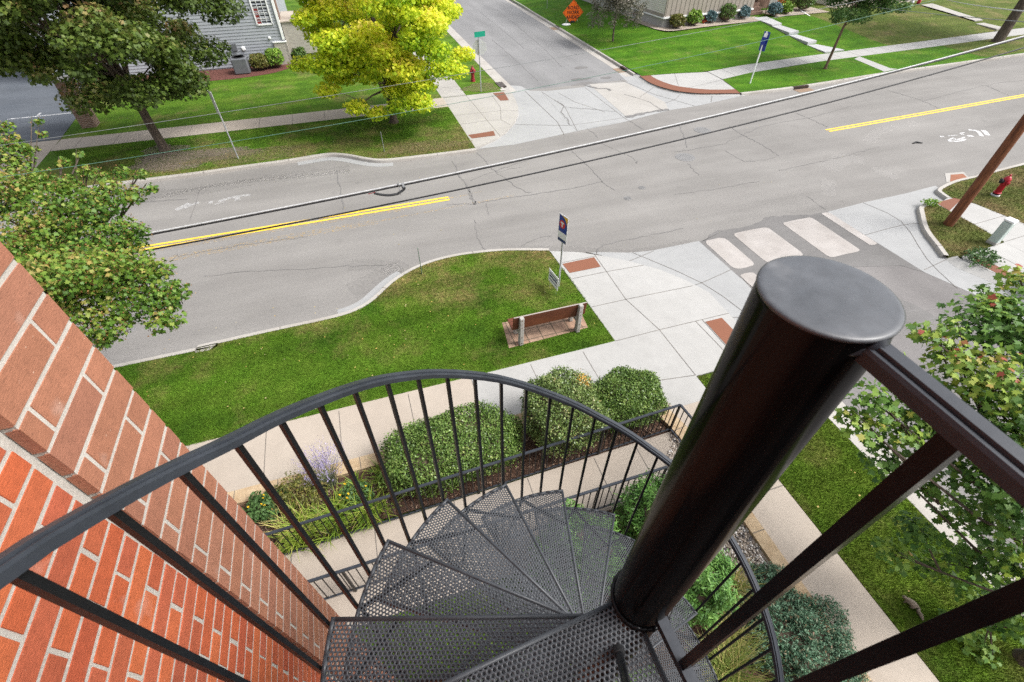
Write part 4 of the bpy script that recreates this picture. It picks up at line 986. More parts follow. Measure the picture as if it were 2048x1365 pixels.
for k, z in L_:
    za, zb = z + .005, z + CR - .005
    y = YB - .022 + random.uniform(-.005, .005); first = True
    while y > -2.2:
        ln = (BW - .01) if not (first and k % 2) else (BW / 2 - .008)
        first = False
        brick_face(rd, WX - RXD, y - ln + random.uniform(-.003, .003), y, za, zb); y -= ln + .0105 + random.uniform(-.001, .001)
pier = br.build('corner_pier', M['brick_brown'], bld); rdw = rd.build('brick_wall', M['brick_red'], bld)
m = MB(); z0, z1 = 0, ZT
m.add([(WX - .0022, YB + .002, z0), (WX - .0022, YE - .004, z0), (WX - .0022, YE - .004, z1), (WX - .0022, YB + .002, z1)], [(0, 1, 2, 3)])
m.add([(WX - RXD - .0024, -2.2, z0), (WX - RXD - .0024, YB + .002, z0), (WX - RXD - .0024, YB + .002, z1), (WX - RXD - .0024, -2.2, z1)], [(0, 1, 2, 3)])
m.add([(WX - .003, YB + .003, z0), (WX - RXD - .004, YB + .003, z0), (WX - RXD - .004, YB + .003, z1), (WX - .003, YB + .003, z1)], [(0, 1, 2, 3)])
m.build('mortar', M['mortar'], bld)
m = MB(); m.box((-8.3, (YE - .012 - 14) / 2, ZT / 2), (2 * (8.3 + WX - RXD - .02), YE - .012 + 14, ZT)); m.box((WX - .12, YE - .125, ZT / 2), (.2, .22, ZT)); m.box((WX - RXD - .07, -8.1, ZT / 2), (.12, 11.8, ZT))
m.box((.4, -8.0, ZT / 2), (2.6, 12.6, ZT - .002), mi=1); m.build('wall_core_added_wing', [M['brick_far'], M['pier_brick']], bld)  # unseen wing added behind the landing to darken the column, brown for less bounce
m = MB(); m.box((-8.3, (YE - 14) / 2, ZT + .1), (2 * (8.3 + WX) + .1, YE + 14.1, .2)); m.build('parapet', M['conc'], bld)

# ================================================================ RAILINGS AT THE RAMP
def railing(name, a, b, z0, zt, label, extra=None, posts=(), sp=.125):
    t = thing(name, (*a, .12), label, 'railing', 'black railings beside the ramp walk')
    A, B = Vector((*a, 0)), Vector((*b, 0)); runs = [(A, B)]
    if extra: runs.append((B, Vector((*extra, 0))))
    for p, q in runs:
        m = MB(); m.bar(p + Vector((0, 0, zt)), q + Vector((0, 0, zt)), .045, .028); m.build('top_rail', M['steel_rail'], t)
        m = MB(); m.bar(p + Vector((0, 0, z0 + .09)), q + Vector((0, 0, z0 + .09)), .03, .02); m.build('bottom_rail', M['steel_rail'], t)
        L = (q - p).length; n = int(L / sp)
        for k in range(1, n):
            c = p + (q - p) * (k / n); m = MB(); m.bar(c + Vector((0, 0, z0 + .09)), c + Vector((0, 0, zt - .012)), .014, .014); m.build('baluster', M['steel'], t)
    for p in [A, B] + ([Vector((*extra, 0))] if extra else []) + [A + (B - A) * k for k in posts]:
        m = MB(); m.bar(p + Vector((0, 0, .1)), p + Vector((0, 0, zt - .01)), .038, .038); m.build('post', M['steel'], t)
    return t
railing('metal_railing', (-4.5, 4.15), (5.0, 4.40), .12, 1.05, 'black metal railing along the mulch bed, turning the corner at its right end', (5.12, 3.1), (.29, .55, .82))
railing('metal_railing', (-4.5, 3.23), (4.0, 3.26), .12, 1.05, 'black metal railing on the near side of the ramp walk, below the treads', None, (.33, .62))

# ================================================================ PLANTS
def tree(name, base, label, height, trunk_r, crown_fn, leaf, leafmat, tmpl, lean=(0, 0), bark='bark', group=None, cat='tree', trunk_h=2.0, nclump=60, per=300, clump_r=.7, flat=.55, tone_fn=None, up=.5, limbs=14, seed=1, twigs=True, seeds=None):
    r = np.random.default_rng(seed)
    root = thing(name, (base[0], base[1], base[2]), label, cat, group)
    B = Vector(base); top = B + Vector((lean[0], lean[1], height))
    C = crown_fn(r, nclump)                      # clump centres and radii (n,4), world
    m = MB(); rr = random.Random(seed)
    fork = B + Vector((lean[0] * .3, lean[1] * .3, trunk_h))
    pts = [B + Vector((0, 0, -.05)), B + Vector((0, 0, .12)), B.lerp(fork, .5) + Vector((rr.uniform(-.04, .04), rr.uniform(-.04, .04), 0)), fork]
    m.tube(pts, [trunk_r * 1.7, trunk_r * 1.15, trunk_r, trunk_r * .9], 12)
    lead = [fork, fork.lerp(top, .4) + Vector((rr.uniform(-.15, .15), rr.uniform(-.15, .15), 0)), fork.lerp(top, .92)]
    m.tube(lead, [trunk_r * .85, trunk_r * .5, .015], 8)
    order = list(range(len(C))); rr.shuffle(order)
    for k in order[:limbs]:
        c = Vector(C[k][:3]); t0 = rr.uniform(0, .55); s_ = fork.lerp(top, t0)
        if c.z < s_.z: s_ = fork
        mid = s_.lerp(c, .5) + Vector((0, 0, -.08 * (c - s_).length + rr.uniform(0, .3)))
        m.tube([s_, mid, c], [trunk_r * .42 * (1 - t0 * .5), trunk_r * .22, .010], 6)
    if twigs:
        for k in range(len(C)):
            c = Vector(C[k][:3]); j = min(order[:limbs], key=lambda q: (Vector(C[q][:3]) - c).length) if limbs else 0
            s_ = Vector(C[j][:3]).lerp(fork, .25) if limbs else fork
            m.tube([s_, s_.lerp(c, .6) + Vector((0, 0, .05)), c + Vector((0, 0, .1))], [trunk_r * .12 + .006, .010, .004], 5)
    smooth_by_angle(m.build('trunk', M[bark], root), 60)
    P = []; T = []; O = []
    for c in C:
        n = int(per * (c[3] / clump_r) ** 2)
        d = r.normal(size=(n, 3)); d /= np.linalg.norm(d, axis=1)[:, None]
        rad_ = c[3] * r.random((n, 1)) ** .45
        d2 = d * rad_; d2[:, 2] *= flat
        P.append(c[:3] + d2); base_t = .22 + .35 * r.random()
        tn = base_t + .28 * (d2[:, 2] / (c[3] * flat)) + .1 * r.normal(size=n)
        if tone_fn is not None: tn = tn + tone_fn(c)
        T.append(tn); O.append(d * .5)
    P = np.concatenate(P); T = np.concatenate(T); O = np.concatenate(O)
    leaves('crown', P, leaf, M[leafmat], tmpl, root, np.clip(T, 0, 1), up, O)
    if seeds:
        k = r.choice(len(P), seeds, replace=False)
        q = np.repeat(P[k], 5, 0) + r.normal(size=(seeds * 5, 3)) * .026
        leaves('seed_cluster', q, .026, M['seed'], LEAF_SMALL, root, r.random(len(q)), .1)
    return root
def ell(center, rx, ry, rz, cr0, shell=.72, zmin=None, lump=.22):
    """clumps through an uneven ellipsoid, most of them near its surface"""
    def f(r, n):
        out = []; ph = r.uniform(0, 6.28, 6)
        while len(out) < n:
            d = r.normal(size=3); d /= np.linalg.norm(d)
            k = (shell + (1 - shell) * r.random()) if r.random() < .8 else .3 + .45 * r.random()
            a = math.atan2(d[1], d[0])
            k *= 1 + lump * math.sin(3 * a + ph[0] + 2 * d[2]) * .6 + lump * math.sin(5 * a + ph[1]) * .4 + r.normal() * .05
            p = np.array(center) + d * k * np.array([rx, ry, rz])
            if zmin is not None and p[2] < zmin: continue
            out.append([*p, cr0 * r.uniform(.7, 1.3)])
        return np.array(out)
    return f
nwb = U3(330, 300, Lz)
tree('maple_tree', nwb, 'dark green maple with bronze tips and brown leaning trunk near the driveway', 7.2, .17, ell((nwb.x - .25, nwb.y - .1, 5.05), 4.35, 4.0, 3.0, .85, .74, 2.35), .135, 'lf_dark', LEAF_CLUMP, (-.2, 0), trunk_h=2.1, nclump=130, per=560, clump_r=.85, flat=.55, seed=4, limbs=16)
yb = U3(788, 245, Lz)
def yc(r, n):
    f1 = ell((yb.x + .1, yb.y, 4.6), 3.45, 3.3, 3.6, .72, .72, 1.5)(r, n)
    low = np.array([[yb.x - 2.6, yb.y - 1.4, 2.2, .6], [yb.x - 1.6, yb.y - 2.0, 1.6, .6], [yb.x + 1.0, yb.y - 2.2, 1.7, .6], [yb.x + 3.0, yb.y - 1.2, 2.4, .6], [yb.x + 3.5, yb.y - .6, 2.9, .6], [yb.x - 3.4, yb.y - .4, 3.0, .6], [yb.x + .1, yb.y - 2.4, 1.55, .6], [yb.x - .8, yb.y - 2.2, 1.35, .55]])
    return np.concatenate([f1, low])
tree('maple_tree', yb, 'bright yellow autumn maple at the street corner', 8.2, .16, yc, .125, 'lf_yellow', LEAF_CLUMP, (0, 0), trunk_h=1.5, nclump=125, per=620, clump_r=.72, flat=.5, seed=9, limbs=16, tone_fn=lambda c: .12 + .14 * math.sin(c[0] * 1.7 + c[2] * 1.3) + .03 * (c[2] - 3.5))
# near left maple: laden with rust-coloured seeds
def nlc(r, n):
    cs_ = []
    spec = [((60, 620), 8.6, .8), ((150, 600), 9.0, .9), ((240, 560), 9.5, .9), ((300, 600), 9.2, .75), ((330, 640), 9.0, .45), ((210, 645), 8.9, .7), ((200, 680), 8.9, .35), ((120, 540), 9.4, 1.0), ((200, 480), 10, 1.0), ((60, 470), 9.8, 1.0), ((130, 420), 10.2, 1.0), ((30, 380), 10.2, .9), ((20, 520), 9.2, .9), ((250, 470), 10.0, .6), ((250, 520), 9.8, .7), ((200, 405), 10.2, .7), ((30, 325), 10.6, .5), ((20, 285), 10.8, .36), ((10, 255), 11.0, .26), ((130, 370), 10.6, .45), ((175, 345), 10.8, .3), ((125, 325), 10.8, .22), ((220, 375), 10.5, .36), ((265, 390), 10.5, .4), ((300, 378), 10.5, .22), ((240, 345), 10.7, .28), ((280, 350), 10.7, .22), ((72, 245), 11, .17), ((80, 355), 10.6, .36), ((62, 300), 10.8, .2), ((85, 270), 10.9, .16), ((205, 352), 10.8, .2), ((160, 310), 10.9, .16), ((-60, 400), 10, 1.1), ((-80, 540), 9.2, 1.1), ((-40, 300), 10.5, .8), ((340, 590), 9.3, .5), ((90, 560), 8.2, .8), ((-20, 620), 8.4, .8), ((-140, 480), 10, 1.1), ((100, 480), 10.8, 1.0), ((40, 300), 10.6, .25), ((310, 540), 9.4, .45), ((180, 540), 8.8, .8)]
    for (u, v), D, rr_ in spec:
        q = ray(u, v) * (D * .74); c = Vector((q.x, q.y, H + q.z))
        cs_.append([c.x, c.y, c.z, rr_ * .60])
    return np.array(cs_)
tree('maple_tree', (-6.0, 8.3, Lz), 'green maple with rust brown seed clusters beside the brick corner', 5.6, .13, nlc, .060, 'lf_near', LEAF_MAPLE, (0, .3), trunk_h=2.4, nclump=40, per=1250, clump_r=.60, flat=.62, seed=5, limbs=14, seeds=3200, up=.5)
def rtc(r, n):
    spec = [((1960, 640), 6.6, .5), ((1990, 600), 6.9, .35), ((2020, 680), 6.4, .6), ((1890, 690), 6.4, .35), ((1850, 665), 6.4, .22), ((1930, 740), 6.3, .5), ((2000, 760), 6.0, .6), ((1780, 720), 6.3, .25), ((1745, 800), 6.2, .34), ((1720, 850), 6.2, .3), ((1800, 850), 6.3, .42), ((1850, 800), 6.2, .4), ((1870, 870), 6.4, .45), ((1930, 850), 6.3, .5), ((2000, 860), 6.0, .5), ((1780, 930), 6.6, .4), ((1850, 950), 6.6, .4), ((1960, 940), 6.2, .5), ((2030, 980), 5.8, .5), ((1990, 1040), 6.2, .45), ((1900, 1020), 6.8, .35), ((1830, 1060), 6.9, .32), ((1790, 1110), 7.0, .3), ((1870, 1130), 7.0, .32), ((1940, 1110), 6.8, .4), ((2010, 1130), 6.4, .45), ((1960, 1200), 7.0, .35), ((2020, 1230), 6.8, .45), ((1960, 1290), 7.2, .3), ((1980, 1340), 7.3, .3), ((2080, 800), 5.8, .7), ((2100, 1000), 5.6, .7), ((2100, 1150), 5.9, .7), ((2080, 650), 6.4, .6), ((2150, 900), 5.8, .8), ((1700, 830), 6.2, .14), ((2040, 560), 6.8, .3), ((1920, 1250), 7.2, .25), ((1990, 610), 6.7, .25), ((1905, 655), 6.4, .2)]
    out = []
    for (u, v), D, rr_ in spec:
        q = ray(u, v) * D; out.append([q.x, q.y, H + q.z, rr_])
    return np.array(out)
rb = U3(2046, 1318, Lz)
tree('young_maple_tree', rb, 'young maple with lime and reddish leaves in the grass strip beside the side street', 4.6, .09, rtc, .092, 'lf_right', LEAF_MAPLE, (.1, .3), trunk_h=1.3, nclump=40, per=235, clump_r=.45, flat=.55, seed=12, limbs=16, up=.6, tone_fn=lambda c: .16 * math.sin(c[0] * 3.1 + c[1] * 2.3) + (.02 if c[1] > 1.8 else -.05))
cb = U3(1225, 85, .45); cb.z = hNE(cb.x, cb.y); cb = U3(1225, 85, cb.z)
def weep(r, n):
    f1 = ell((cb.x, cb.y, cb.z + 3.0), 1.9, 1.7, 1.1, .5, .7)(r, n)
    out = list(f1)
    for a in np.linspace(0, 6.28, 13)[:-1]:
        for z in (2.2, 1.75, 1.35): out.append([cb.x + 1.75 * math.cos(a) * r.uniform(.85, 1.1), cb.y + 1.6 * math.sin(a), cb.z + z + r.uniform(-.2, .2), .32])
    return np.array(out)
tree('crabapple_tree', cb, 'small weeping crabapple with purplish grey leaves beside the orange sign', 3.8, .06, weep, .10, 'lf_purple', LEAF_OVAL, (0, 0), trunk_h=1.5, nclump=60, per=110, clump_r=.45, flat=.8, seed=21, limbs=12)
lb = U3(1650, 138, Lz)
def loc_(r, n):
    f1 = ell((lb.x + .55, lb.y + .2, 4.35), 2.7, 2.5, 1.75, .55, .6, 2.3)(r, n)
    return f1
tree('honey_locust_tree', lb, 'slender honey locust with feathery green foliage in the boulevard strip', 6.0, .075, loc_, .13, 'lf_locust', NEEDLE * np.array([2.6, 1]), (.35, .1), bark='bark_light', trunk_h=2.2, nclump=75, per=260, clump_r=.55, flat=.6, seed=23, limbs=14, up=.3)
fb_ = U3(1995, 84, Lz)
tree('shade_tree', fb_, 'large shade tree with dark trunk at the far right edge of the street', 9.5, .30, ell((fb_.x + 1.0, fb_.y + .3, 7.4), 4.4, 4.2, 3.4, .9, .7, 3.6), .17, 'lf_dark', LEAF_CLUMP, (.3, 0), trunk_h=3.4, nclump=80, per=240, clump_r=.9, seed=31, limbs=12)

def shrub(name, label, cat, c, dims, n, leaf, mat, tmpl=LEAF_OVAL, power=2.6, group=None, lump=.06, up=.15, seed=0, tone0=.35, core=True, tone_fn=None, parts=True):
    r = np.random.default_rng(seed + 100); c = np.array(c, float); dims = np.array(dims, float)
    root = thing(name, (c[0], c[1], c[2]), label, cat, group)
    d = r.normal(size=(n, 3)); d /= np.linalg.norm(d, axis=1)[:, None]
    d[:, 2] = np.where(d[:, 2] < -.45, -d[:, 2], d[:, 2])
    k = 1 / (np.abs(d) ** power).sum(1) ** (1 / power)
    ph = r.uniform(0, 6.28, 4)
    bumpf = 1 + lump * (np.sin(d[:, 0] * 5 + ph[0]) * np.sin(d[:, 1] * 6 + ph[1]) + .6 * np.sin(d[:, 2] * 9 + d[:, 0] * 7 + ph[2])) + .5 * lump * r.normal(size=n)
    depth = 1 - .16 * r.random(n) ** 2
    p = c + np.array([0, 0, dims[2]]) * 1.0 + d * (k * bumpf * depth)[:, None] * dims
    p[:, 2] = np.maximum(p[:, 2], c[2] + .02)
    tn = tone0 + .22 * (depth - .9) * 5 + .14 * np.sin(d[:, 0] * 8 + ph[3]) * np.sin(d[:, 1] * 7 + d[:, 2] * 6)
    if tone_fn is not None: tn = tn + tone_fn(d)
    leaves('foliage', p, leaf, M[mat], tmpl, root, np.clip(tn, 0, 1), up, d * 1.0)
    if core:
        m = MB(); bm = bmesh.new(); bmesh.ops.create_icosphere(bm, subdivisions=3, radius=1)
        for v in bm.verts:
            q = np.array(v.co); kk = 1 / (np.abs(q) ** power).sum() ** (1 / power); v.co = Vector(tuple(c + np.array([0, 0, dims[2]]) + q * kk * dims * .84)); v.co.z = max(v.co.z, c[2])
        m.add([v.co for v in bm.verts], [[v.index for v in f.verts] for f in bm.faces]); bm.free(); m.build('branches', M['twig'], root)
    return root
hg = 'clipped hedges in the planting bed'
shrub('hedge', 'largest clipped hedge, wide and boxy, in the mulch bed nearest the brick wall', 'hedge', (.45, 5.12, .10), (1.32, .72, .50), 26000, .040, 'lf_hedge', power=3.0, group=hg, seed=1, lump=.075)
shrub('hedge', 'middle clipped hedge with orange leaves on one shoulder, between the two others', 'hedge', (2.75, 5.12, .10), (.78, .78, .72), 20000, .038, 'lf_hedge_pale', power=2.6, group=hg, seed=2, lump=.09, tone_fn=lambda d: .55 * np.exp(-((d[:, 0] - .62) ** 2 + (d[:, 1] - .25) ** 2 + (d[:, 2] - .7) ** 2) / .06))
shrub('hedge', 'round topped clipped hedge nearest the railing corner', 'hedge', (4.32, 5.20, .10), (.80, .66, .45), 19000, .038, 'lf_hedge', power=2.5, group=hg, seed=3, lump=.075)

def blades(name, c, n, length, width, spread, mat, parent, seed=0, arch=.55, tone0=.5, rise=.8, seg=5, azim=None):
    r = np.random.default_rng(seed + 500); V = []; F = []; T = []
    for i in range(n):
        a = r.uniform(0, 2 * PI) if azim is None else r.normal(azim[0], azim[1]); L = length * r.uniform(.6, 1.15); e = r.uniform(.45, 1.2) * arch
        b = np.array([c[0] + r.normal() * spread, c[1] + r.normal() * spread, c[2]]); w = width * r.uniform(.7, 1.2)
        dv = np.array([math.cos(a), math.sin(a), 0]); sv = np.array([-dv[1], dv[0], 0]); o = len(V); t_ = tone0 + r.normal() * .15
        for k in range(seg + 1):
            s_ = k / seg; th = rise * PI / 2 - e * 2.1 * s_
            if k == 0: p = b
            else: p = p + (dv * math.cos(th) + np.array([0, 0, 1]) * math.sin(th)) * L / seg
            ww = w * (1 - s_ ** 2 * .92) / 2
            V += [p + sv * ww, p - sv * ww]; T += [t_ + .25 * (s_ - .5)] * 2
        for k in range(seg): F.append((o + 2 * k, o + 2 * k + 1, o + 2 * k + 3, o + 2 * k + 2))
    return np_mesh(name, np.array(V), np.array(F), M[mat], parent, np.clip(np.array(T), 0, 1))
gl = 'daylily clumps by the railing'
for k, (x, y, s, lab) in enumerate(((-2.55, 4.55, 1.15, 'tall yellowing daylily clump nearest the brick corner, spilling through the railing'), (-1.95, 4.6, 1.0, 'lime daylily clump second from the brick corner along the railing'), (-1.35, 4.55, 1.05, 'daylily clump in front of the yellow flowers, third along the railing'), (-.95, 5.2, .6, 'small daylily clump tucked against the left flank of the largest hedge'), (-1.55, 5.18, .5, 'small daylily clump in the open mulch behind the lavender'))):
    t = thing('daylily', (x, y, .10), lab, 'plant', gl); blades('foliage', (x, y, .10), int(190 * s), .62 * s, .020, .13 * s, 'lf_lily', t, k, tone0=.42 + (.16 if k == 0 else 0))
    if k == 0: blades('dry_stalk', (x, y + .1, .10), 40, .95, .010, .12, 'lf_grass', t, 77, .25, .95, .9)
t = thing('lavender', (-1.98, 5.38, .10), 'lavender bush with pale purple spikes leaning over the stone edging', 'plant')
blades('stems', (-1.98, 5.38, .10), 330, .75, .006, .05, 'lf_lav', t, 3, .32, .5, .92, 4)
r = np.random.default_rng(8); P = []
for i in range(260):
    a = r.uniform(0, 6.28); e = r.uniform(.05, .62); L = r.uniform(.62, .95); d = np.array([math.cos(a) * math.sin(e), math.sin(a) * math.sin(e) + .12, math.cos(e)])
    for q in np.linspace(.86, 1.06, 6): P.append(np.array([-1.98, 5.38, .10]) + d * L * q + r.normal(size=3) * .006)
leaves('flowers', np.array(P), .028, M['lf_purpleflower'], LEAF_SMALL, t, r.random(len(P)), .2)
def flowers(t, pts, mat, size):
    for p in pts:                                  # a blossom: eight petals round one point
        leaves('flower', np.repeat(np.array([p]), 8, 0) + np.random.default_rng(2).normal(size=(8, 3)) * size * .12, size, M[mat], LEAF_OVAL, t, np.random.default_rng(2).random(8), .7)
t = shrub('coreopsis', 'dark leaved plant with yellow flowers at the brick corner by the stone edging', 'plant', (-3.1, 5.18, .10), (.32, .28, .18), 900, .07, 'lf_weed', group=None, seed=31, core=False, lump=.2)
q = np.random.default_rng(3).normal(size=(14, 3)) * np.array([.16, .12, .04]) + np.array([-3.05, 5.18, .50]); flowers(t, q[:9], 'petal', .034)
t = shrub('coreopsis', 'clump with bright yellow flowers among the daylilies', 'plant', (-1.5, 4.86, .10), (.26, .22, .20), 600, .06, 'lf_weed', seed=32, core=False, lump=.2)
q = np.random.default_rng(5).normal(size=(16, 3)) * np.array([.14, .1, .04]) + np.array([-1.52, 4.86, .56]); flowers(t, q[:9], 'petal', .034)
t = shrub('spirea', 'straggly fading shrub with bare stems between the edging and the lavender', 'shrub', (-2.5, 5.22, .10), (.42, .30, .26), 1500, .045, 'lf_olive', seed=33, core=False, lump=.25)
blades('stems', (-2.6, 5.1, .10), 60, .55, .006, .12, 'lf_grass', t, 9, .2, .9, .9, 4)
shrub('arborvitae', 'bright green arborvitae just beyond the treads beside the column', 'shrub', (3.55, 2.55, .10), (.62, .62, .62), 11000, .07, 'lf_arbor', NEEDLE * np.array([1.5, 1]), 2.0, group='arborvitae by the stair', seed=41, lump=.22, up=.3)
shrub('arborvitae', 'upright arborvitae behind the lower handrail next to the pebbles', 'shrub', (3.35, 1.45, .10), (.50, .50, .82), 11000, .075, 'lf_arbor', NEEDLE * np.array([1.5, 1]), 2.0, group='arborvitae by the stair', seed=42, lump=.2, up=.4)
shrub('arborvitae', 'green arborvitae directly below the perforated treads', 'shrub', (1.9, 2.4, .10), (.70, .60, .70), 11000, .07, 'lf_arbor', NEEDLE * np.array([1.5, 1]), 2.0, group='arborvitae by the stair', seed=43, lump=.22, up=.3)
def junip(c, dims, n, label, seed):
    r = np.random.default_rng(seed); t = thing('juniper', (c[0], c[1], c[2]), label, 'shrub')
    P = []; D = []
    for i in range(n):
        a = r.uniform(0, 2 * PI); q = math.sqrt(r.random()); lump = 1 + .18 * math.sin(3 * a + 1) + .12 * math.sin(7 * a)
        x, y = q * math.cos(a) * dims[0] * lump, q * math.sin(a) * dims[1] * lump
        z = dims[2] * (1 - q ** 2.4) * (.75 + .25 * math.sin(x * 9) * math.sin(y * 8)) + .05
        dv = np.array([math.cos(a) * q * 1.2 + r.normal() * .45, math.sin(a) * q * 1.2 + r.normal() * .45, .75 + r.random() * .5]); dv /= np.linalg.norm(dv)
        for s_ in range(9):
            P.append(np.array([c[0] + x, c[1] + y, c[2] + z]) + dv * s_ * .016 + r.normal(size=3) * .012); D.append(dv)
    P = np.array(P); D = np.array(D); tn = .25 + .5 * np.tile(np.arange(9) / 8, n) + r.normal(size=len(P)) * .08
    leaves('foliage', P, .038, M['lf_juniper'], NEEDLE * np.array([2.4, 1]), t, np.clip(tn, 0, .93), .2, D)
    m = MB(); bm = bmesh.new(); bmesh.ops.create_icosphere(bm, subdivisions=3, radius=1)
    for v in bm.verts: v.co = Vector((c[0] + v.co.x * dims[0] * .85, c[1] + v.co.y * dims[1] * .85, c[2] + max(0, v.co.z) * dims[2] * .85))
    m.add([v.co for v in bm.verts], [[v.index for v in f.verts] for f in bm.faces]); bm.free(); m.build('branches', M['twig'], t)
junip((4.72, .25, .10), (.80, 1.0, .38), 2600, 'large blue green spreading juniper beside the sidewalk', 51)
junip((4.95, 1.22, .10), (.28, .22, .20), 220, 'small juniper sprig at the end of the pebble bed', 52)
go = 'ornamental grasses under the stair'
for k, (x, y, s, lab) in enumerate(((4.25, 1.32, .8, 'tawny ornamental grass between the arborvitae and the juniper'), (3.4, .35, 1.2, 'green fountain grass beside the lower stair rail'), (3.75, .75, .8, 'straw coloured grass behind the lower balusters'))):
    t = thing('ornamental_grass', (x, y, .10), lab, 'grass', go); blades('foliage', (x, y, .10), int(420 * s), .80 * s, .010, .10 * s, 'lf_grass', t, 60 + k, .5, .42 if k == 1 else .62, .92)
t = shrub('weed', 'weedy green tuft growing over the rust paving by the pole corner', 'weed', (*U(1960, 520, .12), .12), (.45, .35, .10), 700, .07, 'lf_weed', seed=61, core=False, lump=.3)
shrub('weed', 'bluish weed spreading over the kerb above the young maple', 'weed', (17.9, 5.3, .11), (.8, .55, .14), 1300, .08, 'lf_weed', seed=62, core=False, lump=.3)
shrub('weed', 'small weed sprouting at the kerb end beside the rust paving', 'weed', (19.25, 10.05, .12), (.28, .18, .08), 300, .06, 'lf_lime', seed=63, core=False, lump=.3)

# scatter: bark chips, pebbles, fallen leaves, grass blades
def scatter_chips(name, regions, n, size, mat, z, thick=.012):
    r = np.random.default_rng(71); V = []; per = [max(1, int(n * (x1 - x0) * (y1 - y0) / sum((b - a) * (d - c) for a, b, c, d in regions))) for x0, x1, y0, y1 in regions]
    P = np.concatenate([np.stack([r.uniform(a, b, k), r.uniform(c, d, k), np.full(k, z) + r.random(k) * thick], 1) for (a, b, c, d), k in zip(regions, per)])
    return leaves(name, P, size, mat, np.array([(-.22, -.5), (.22, -.45), (.18, .5), (-.2, .42)]), None, r.random(len(P)), .75)
tag(scatter_chips('bark_chips', [(-8, 5.0, 4.36, 5.45), (2.1, 4.0, .9, 3.18), (2.7, 5.2, -2, .9)], 13000, .045, M['chip'], .108), 'brown bark chips covering the planting bed', 'mulch', kind='stuff')
r = np.random.default_rng(5); bm = bmesh.new(); bmesh.ops.create_icosphere(bm, subdivisions=1, radius=1); tv = np.array([v.co for v in bm.verts]); tf = np.array([[v.index for v in f.verts] for f in bm.faces]); bm.free()
P = []
while len(P) < 3600:
    x, y = r.uniform(4.0, 5.22), r.uniform(1.0, 4.45)
    if x < 4.0 + max(0, (y - 3.1)) * .8: continue
    P.append((x, y, .108 + r.random() * .03))
P = np.array(P); k = len(P); sc_ = np.stack([r.uniform(.014, .034, k), r.uniform(.012, .026, k), r.uniform(.008, .018, k)], 1); th = r.uniform(0, 6.28, k)
v = tv[None] * sc_[:, None, :] * (1 + .1 * r.normal(size=(k, len(tv), 1))); vx = v[..., 0] * np.cos(th)[:, None] - v[..., 1] * np.sin(th)[:, None]; vy = v[..., 0] * np.sin(th)[:, None] + v[..., 1] * np.cos(th)[:, None]
v = np.stack([vx, vy, v[..., 2]], -1) + P[:, None, :]
o = np_mesh('river_pebbles', v.reshape(-1, 3), (tf[None] + (np.arange(k) * len(tv))[:, None, None]).reshape(-1, 3), M['pebble'], None, np.repeat(r.random(k), len(tv)))
o.data.polygons.foreach_set('use_smooth', [True] * len(o.data.polygons)); tag(o, 'rounded river pebbles beside the stone edging', 'pebbles', kind='stuff')
def inpoly(P, poly):
    x, y = P[:, 0], P[:, 1]; ins = np.zeros(len(P), bool); n = len(poly)
    for i in range(n):
        (x0, y0), (x1, y1) = poly[i], poly[(i + 1) % n]
        c = ((y0 > y) != (y1 > y)) & (x < (x1 - x0) * (y - y0) / (y1 - y0 + 1e-12) + x0); ins ^= c
    return ins
def grass(name, poly, dens, h, w, mat, z, label, avoid=None, seed=1):
    r = np.random.default_rng(seed); a = np.array(poly); x0, y0 = a.min(0); x1, y1 = a.max(0)
    n = int((x1 - x0) * (y1 - y0) * dens); P = np.stack([r.uniform(x0, x1, n), r.uniform(y0, y1, n)], 1); P = P[inpoly(P, poly)]
    if avoid: 
        for av in avoid: P = P[~inpoly(P, av)]
    n = len(P); th = r.uniform(0, 6.28, n); hh = h * r.uniform(.5, 1.25, n); ww = w * r.uniform(.6, 1.2, n); ln = h * .8
    s_ = np.stack([-np.sin(th), np.cos(th), np.zeros(n)], 1) * (ww / 2)[:, None]
    b = np.concatenate([P, np.full((n, 1), z)], 1)
    tip = b + np.stack([np.cos(th) * ln * r.random(n), np.sin(th) * ln * r.random(n), hh], 1)
    V = np.stack([b + s_, b - s_, tip], 1).reshape(-1, 3)
    o = np_mesh(name, V, np.arange(3 * n).reshape(n, 3), M[mat], None); return tag(o, label, 'grass', kind='stuff')
grass('grass', [(-.78, 1.2), (-.76, .3), (2.0, .3), (2.0, 2.45), (1.2, 2.66), (-2.2, 2.68), (-2.2, 1.2)], 4500, .05, .010, 'blade_e', .106, 'green lawn grass below the staircase treads', None, 6)
pad = [(2.45, 7.84), (4.72, 7.9), (4.80, 8.72), (2.55, 8.80)]
grass('grass', [p for p in swk if -7.5 < p[0]] + [(5.1, 10), (5.15, 7.26), (-7.5, 7.17), (-7.5, 10.1)], 3300, .042, .011, 'blade_sw', Lz, 'short green lawn grass around the bench', [pad], 1)
grass('grass', [(6.47, 5.56), (8.52, 5.56), (8.52, -3), (6.47, -3)], 5200, .045, .010, 'blade_e', .114, 'short green lawn grass beside the young maple', None, 2)
grass('grass', [(19.55, 9.95)] + tri + [(17.3, 7.3), (19.36, 7.45), (19.5, 8.6)], 1300, .05, .014, 'blade_dry', Lz, 'patchy dry grass around the utility pole', None, 3)
grass('grass', [p for p in sek if p[0] < 29] + [(29, 7), (21.2, 7), (20.9, 9.6)], 800, .05, .016, 'blade_dry', Lz, 'patchy dry grass around the red hydrant', None, 4)
grass('grass', [p for p in nwk if -12.3 < p[0]] + [(4.78, 25.4), (-12.8, 25.34)], 900, .045, .017, 'blade_nw', Lz, 'short lawn grass between far sidewalk and street', [blot((-7.0, 22.7), 2.3, .85, 3)], 5)
r = np.random.default_rng(17)
